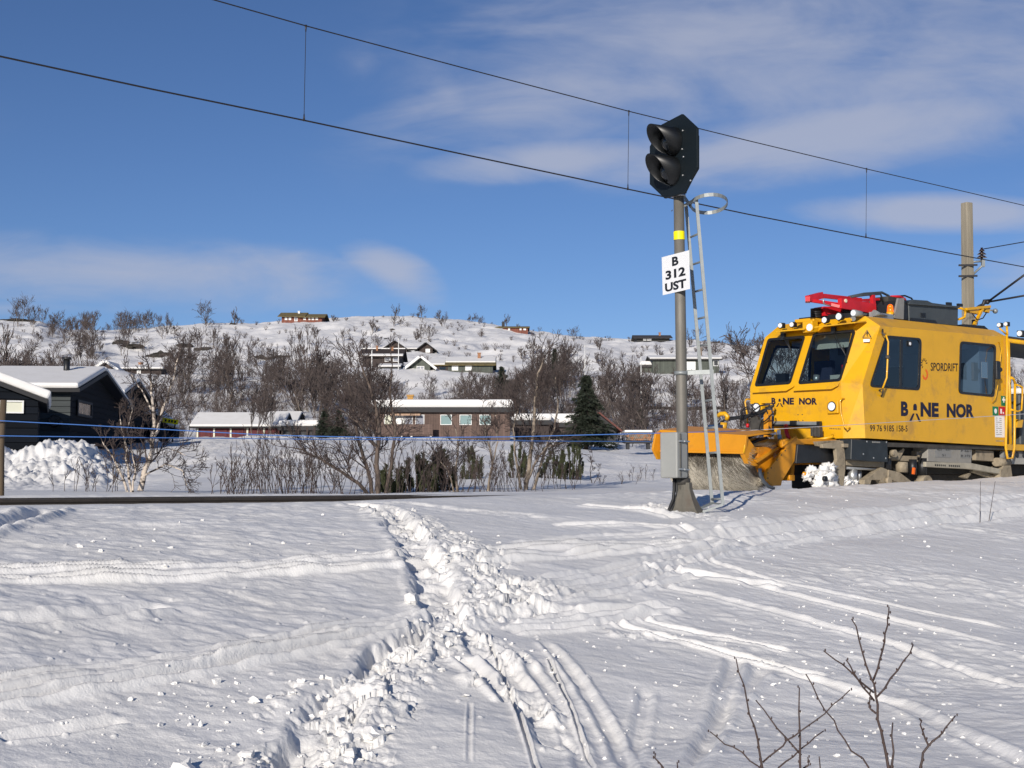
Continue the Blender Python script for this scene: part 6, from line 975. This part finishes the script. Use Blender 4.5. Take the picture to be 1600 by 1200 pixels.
for x in (6.3, 6.62, 6.94, 7.26): m = MB(); m.disc((x, -1.302, .88), (0, 1, 0), .07, .02, 16); m.build('hole', BLK, tv)
m = MB(); m.box((6.0, -1.295, .80), (12, -1.2, .96)); m.build('rear_web', GPL, tv); plate([(1503, 745), (1510, 741), (1516, 738), (1518, 741), (1512, 748)], -1.2, .1, DUST, 'brake_lever')
for x in (1.15, 3.05, 8.2, 10.1):
    for y in (-.75, .75): m = MB(); m.disc((x, y, .37), (0, 1, 0), .37, .12, 30); m.disc((x, y - math.copysign(.07, -y) * -1, .37), (0, 1, 0), .40, .03, 30); w__ = m.build('wheel', DARKST, tv)
    m = MB(); m.tube([(x, -1.05, .37), (x, 1.05, .37)], .08, 12); m.build('axle', DARKST, tv)
m = MB(); m.box((3.4, -.7, .12), (12, .7, .43)); m.build('underside_dark_fill', DARKST, tv, .03); m = MB(); m.box((.4, -.6, .1), (2.9, .6, .43)); m.build('underside_dark_fill', DARKST, tv, .03)  # plain dark boxes added to darken the bright gap under the frame
# snow stuck round the front steps
def blob(pts, nm='packed_snow'):
    m = MB()
    for i, (px, py, r, y) in enumerate(pts): b = MB(); b.ball((0, 0, 0), 1, 26); V = np.array(b.v); V *= (1 + fbm(V[:, 0] * 2.2 + i, V[:, 2] * 2.2 + V[:, 1] * 1.7, 4, i, .65) * 1.3)[:, None] * r * np.array([[1.25, .8, .85]]); c = S(px, py, y); m.add([tuple(V3(v) + c) for v in V], b.f, True)
    m.build(nm, SNOW, tv)
blob([(1288, 740, .17, -1.3), (1296, 731, .12, -1.3), (1285, 751, .17, -1.3), (1294, 755, .15, -1.3), (1268, 737, .10, -1.2), (1262, 744, .09, -1.2), (1280, 761, .12, -1.3)]); blob([(1322, 752, .09, -1.2), (1328, 755, .08, -1.2), (1337, 754, .05, -1.2), (1318, 749, .05, -1.2)])
pipe([S(1256, 740, -1.2), S(1265, 742, -1.2), S(1272, 740, -1.2), S(1277, 735, -1.2)], .04, ORG, 'orange_bracket'); m = MB(); m.disc(S(1289, 748, -1.5), (0, 1, 0), .055, .06, 16); m.build('coupling_cap', BLK, tv)
# front fittings
m = MB(); m.bar(FR(1207, 660.5, -.09), FR(1279, 661.5, -.09), .05, .07); m.build('slide_rail', GALV, tv); m = MB(); m.bar(FR(1207, 664, -.08), FR(1276, 665, -.08), .04, .05); m.cbox(FR(1240, 661, -.13), (.08, .14, .10)); m.cbox(FR(1280, 662, -.1), (.08, .08, .10)); m.build('slide_rail_block', BLK, tv)
plate([(1200, 683), (1206, 683), (1206, 640), (1200, 648)], .55, .12, ORG, 'corner_post'); pipe([FR(1228, 664, -.15), FR(1229, 676, -.2), FR(1233, 686, -.25)], .045, RED, 'red_lever'); pipe([FR(1168, 662, -.1), FR(1168, 668, -.1)], .035, RED, 'red_grip')
m = MB(); [m.cbox(FR(1271 + i * 5, 674 + i * .8, -.22), (.12, .07, .2)) for i in range(3)]; m.build('coupling_block', DARKST, tv, .01)
m = MB(); m.cbox(FR(1275, 668.8, -.2), (.06, .18, .03)); m.tube([FR(1275, 668, -.26), FR(1275, 671, -.26)], .02, 8); m.build('coupling_plug', STEEL, tv)
pipe([FR(1262, 686, -.25), FR(1280, 686.5, -.35), FR(1300, 683, -.2), FR(1301, 680, -.15)], .03, YEL, 'coupling_cover'); plate([(1276, 690), (1320, 687), (1322, 692), (1280, 699)], -1.1, .1, DUST, 'front_bracket')
m = MB(); m.box(FR(1262, 664.5, -.004) - V3((0.003, 0, .0)), FR(1278, 666, -.004)); m.v = []; m.f = []; m.sm = []; m.mi = []; [m.cbox(FR(1297 + i * 2.6, 669.6 + i * .1, -.002), (.006, .022, .022)) for i in range(7)]; m.build('small_marks', DARKST, tv)
for px, py in ((1247, 648), (1253.5, 647.6), (1248, 657.5), (1254.5, 657)): m = MB(); m.disc(FR(px, py, -.004), (1, 0, 0), .012, .01, 8); m.build('bolt', DARKST, tv)
# broom
BX = -3.0
def BP(px, py, x=BX): return FR(px, py, x)
m = MB(); P0 = [BP(1033, 674.5), BP(1166, 682.5), BP(1163, 709), BP(1033, 706)]; m.prism(P0, (.06, 0, 0)); m.prism([BP(1030, 671.5) + V3((.0, 0, 0)), BP(1166, 680), BP(1166, 683), BP(1031, 675)], (.9, 0, .10)); m.prism([BP(1033, 703) - V3((.05, 0, 0)), BP(1163, 706) - V3((.05, 0, 0)), BP(1163, 709.5) - V3((.05, 0, 0)), BP(1033, 706.5) - V3((.05, 0, 0))], (.10, 0, 0)); hd = m.build('broom_hood', ORG, tv, .008)
yl = BP(1031, 680).y; zl = BP(1031, 672).z; yr = BP(1163, 690).y; zr = BP(1163, 683).z
m = MB(); m.prism([V3((-3.12, yl + .04, zl - .06)), V3((-2.95, yl + .04, zl)), V3((-2.3, yl + .04, zl)), V3((-2.3, yl + .04, zl - .6)), V3((-3.08, yl + .04, zl - .6)), V3((-3.22, yl + .04, zl - .4))], (0, -.05, 0)); m.build('end_plate', ORG, tv, .01)
def PY(px, py, y): return S(px, py, y)
yn = yr
plate([(1166.5, 680.5), (1161.5, 708), (1169, 725), (1180, 728.5), (1186, 727.5), (1176, 716), (1175, 711), (1184.5, 707), (1181, 700)], yn, .10, ORG, 'end_plate'); m = MB(); m.tube([S(1166.5, 680.5, yn), S(1161.8, 708, yn)], .02, 8); m.build('plate_edge', YEL, tv)
# brush roller with bristles
axz = .52; axx = -2.45; y0_, y1_ = yl - .1, yn + .34
m = MB(); m.tube([(axx, y0_, axz), (axx, y1_, axz)], .40, 40); br_ = m.build('brush_core', BRIS, tv)
rng = np.random.default_rng(4); n = 22000; yy_ = rng.uniform(y1_ - .05, y0_, n); th = rng.uniform(0, 2 * math.pi, n); wav = np.sin(yy_ * 9 + th * 2) * .10; r1 = .50 + rng.normal(0, .02, n) + .03 * np.sin(yy_ * 4 + th * 5); endk = np.clip((y1_ + .35 - yy_) / .35, 0, 1)
p0 = np.stack([axx + .415 * np.cos(th), yy_, axz + .415 * np.sin(th)], 1); th2 = th + rng.normal(.42, .10, n) + wav; p1 = np.stack([axx + r1 * np.cos(th2), yy_ - rng.normal(.16, .06, n) + wav * 1.2 - endk * .30, axz + r1 * np.sin(th2)], 1); tg = np.stack([-np.sin(th), np.zeros(n), np.cos(th)], 1) * .002 + np.array([0, .007, 0])
BM = [BRIS, mat('bristle_dark', (.13, .115, .09), .8), mat('bristle_pale', (.58, .55, .48), .8)]; mi_ = ((np.sin(th * 3 + yy_ * 1.5 + rng.normal(0, .6, n)) > .3).astype(int) * 1 + (rng.random(n) > .8) * 1).clip(0, 2)
link(bpy.data.objects.new('bristles', arr_mesh('bristles', np.stack([p0 - tg, p0 + tg, p1], 1).reshape(-1, 3), np.arange(n * 3).reshape(-1, 3), BM, False, mi_)), tv)
m = MB(); P_ = [V3((axx + .56 * math.cos(R(a_)), y1_ - .18, axz + .56 * math.sin(R(a_)))) for a_ in range(95, 250, 8)]; [m.bar(P_[i], P_[i + 1], .10, .02, (0, 1, 0)) for i in range(0)]; m.tube([S(1187, 732, -1.1), S(1188, 742, -1.1), S(1193, 752, -1.1), S(1201, 760, -1.1), S(1209, 763, -1.1)], .035, 8); m.build('rubber_flap', GALV, tv)
plate([(1185, 698.5), (1211, 698), (1218, 697), (1238, 686.5), (1199, 737), (1191, 738), (1184, 723)], yn + .02, .12, mat('orange_shaded_plate', (.62, .235, .006), .5, var=.15, vs=4), 'arm_web'); plate([(1182, 719), (1218, 697), (1221, 699), (1184, 723.5)], yn - .06, .12, ORG, 'slanted_bar', .008)
ap = plate([(1240.6, 683.6), (1246, 684), (1257.7, 695), (1222, 752), (1220.8, 758.7), (1206.6, 759.4), (1196.7, 750), (1199, 736)], yn - .20, .07, ORG, 'arm_plate')
for px, py in ((1233, 697), (1227, 704), (1221, 711), (1214, 719), (1205, 731), (1200, 739), (1200, 747)): m = MB(); m.disc(S(px, py, yn - .21), (0, 1, 0), .012, .012, 8); m.build('bolt', DARKST, ap)
m = MB(); m.disc(S(1224, 693, yn - .12), (0, 1, 0), .10, .2, 20); m.disc(S(1224, 693, yn - .23), (0, 1, 0), .05, .03, 14); m.build('hydraulic_motor', ORG, tv); pipe([S(1221, 697, yn - .22), S(1243, 683, yn - .22)], .03, ORG, 'arm_ridge'); plate([(1234, 742), (1242, 742), (1242, 751), (1234, 751)], -1.0, .2, ORG, 'foot_block'); plate([(1243, 690), (1246, 690), (1240, 750), (1234, 750)], -.6, .3, ORG, 'rear_strut')
plate([(1188, 684), (1215, 686), (1215, 697), (1186, 696)], yn + .3, .4, DARKST, 'valve_block'); pipe([S(1170, 684, yn + .2), S(1180, 678.5, yn + .2), S(1190, 676.5, yn + .2), S(1204, 677, yn + .2)], .035, RUB, 'black_hose'); pipe([S(1172, 693, yn + .2), S(1184, 688, yn + .2), S(1198, 684, yn + .2)], .03, RUB, 'black_hose'); m = MB(); m.cbox(S(1217, 675.5, yn + .1), (.05, .05, .09)); m.cbox(S(1208, 677, yn + .15), (.15, .05, .05)); m.build('white_coupling', WHITE, tv); m = MB(); m.cbox(S(1218, 684, yn + .1), (.06, .05, .12)); m.build('blue_tag', mat('blue_tag', (.2, .35, .5), .6), tv)
m = MB(); m.box((-2.9, -.6, .95), (-.6, -.42, 1.1)); m.box((-2.9, .5, .95), (-.6, .68, 1.1)); m.box((-.9, -.9, .6), (-.05, .9, 1.12)); m.build('lift_frame', ORG, tv); m = MB(); m.box((-1.5, -1.0, 1.0), (-.7, -.1, 1.1)); m.build('lift_cover', ORG, tv)
hs = [[(1209, 633), (1195, 640), (1175, 648), (1150, 652), (1137, 653)], [(1206, 637), (1190, 645), (1165, 652), (1140, 655), (1132, 656), (1122, 664)], [(1203, 632), (1188, 634), (1177, 642), (1168, 652), (1160, 656)], [(1170, 638), (1160, 641), (1157, 650), (1158, 668)], [(1197, 640), (1202, 652), (1200, 664), (1204, 671)], [(1187, 645), (1189, 658), (1186, 672)], [(1177, 643), (1166, 636), (1160, 640), (1157, 660)], [(1205, 636), (1207, 646), (1198, 656), (1192, 660)], [(1180, 640), (1174, 634), (1180, 630)], [(1126, 654), (1118, 663), (1106, 668), (1100, 672)]]
for i, p in enumerate(hs): pipe([FR(a_, b_, -.25 - .04 * i) for a_, b_ in p], .026 if i < 2 else .016, RUB, 'black_hose')
pipe([FR(1196, 637, -.2), FR(1202, 632, -.2), FR(1208, 633, -.2), FR(1209, 640, -.2), FR(1204, 645, -.2)], .022, YEL, 'hose_ring'); pipe([FR(1122, 650, -1.2), FR(1126, 646.5, -1.2), FR(1133, 646.5, -1.2), FR(1137, 651, -1.2), FR(1135, 656, -1.2)], .05, YEL, 'hose_hook'); pipe([FR(1131, 660, -1.2), FR(1130, 674, -1.2)], .075, YEL, 'hook_post'); m = MB(); m.cbox(FR(1187, 664, -.3), (.3, .28, .22)); m.cbox(FR(1180, 658, -.2), (.1, .2, .2)); m.build('valve_unit', DARKST, tv, .02); m = MB(); m.cbox(FR(1118, 669, -1.6), (.2, .25, .14)); m.build('lock_unit', mat('dark_blue', (.02, .05, .12), .5), tv, .01)
# worker on the rear deck, nearly hidden by the frame
def person(P, label):
    t = bpy.data.meshes.new('person'); J = [(0, 0, .95), (0, 0, 1.15), (0, 0, 1.38), (0, 0, 1.50), (0, .02, 1.60), (0, .02, 1.75), (.2, 0, 1.42), (.27, .02, 1.15), (.22, .2, .98), (-.2, 0, 1.42), (-.27, .02, 1.15), (-.22, .2, .98), (.1, 0, .9), (.11, .02, .5), (.11, 0, .08), (.11, .14, .04), (-.1, 0, .9), (-.11, .02, .5), (-.11, 0, .08), (-.11, .14, .04)]
    E_ = [(0, 1), (1, 2), (2, 3), (3, 4), (4, 5), (2, 6), (6, 7), (7, 8), (2, 9), (9, 10), (10, 11), (0, 12), (12, 13), (13, 14), (14, 15), (0, 16), (16, 17), (17, 18), (18, 19)]; Rr = [.15, .16, .17, .06, .085, .09, .07, .055, .04, .07, .055, .04, .10, .075, .055, .045, .10, .075, .055, .045]
    t.from_pydata(J, E_, []); o = link(bpy.data.objects.new('person', t)); s = o.modifiers.new('skin', 'SKIN'); [setattr(v, 'radius', (r, r)) for v, r in zip(t.skin_vertices[0].data, Rr)]; t.skin_vertices[0].data[0].use_root = True; o.modifiers.new('sub', 'SUBSURF').levels = 1; o.modifiers['sub'].render_levels = 2; t.materials.append(VEST); o.location = P; o.rotation_euler = (0, 0, R(60)); tag(o, label, 'person')
person(T0 + TD * 6.55 + TN * -.35 + V3((0, 0, 1.12)), 'worker in a yellow hi-vis jacket standing behind the cab')
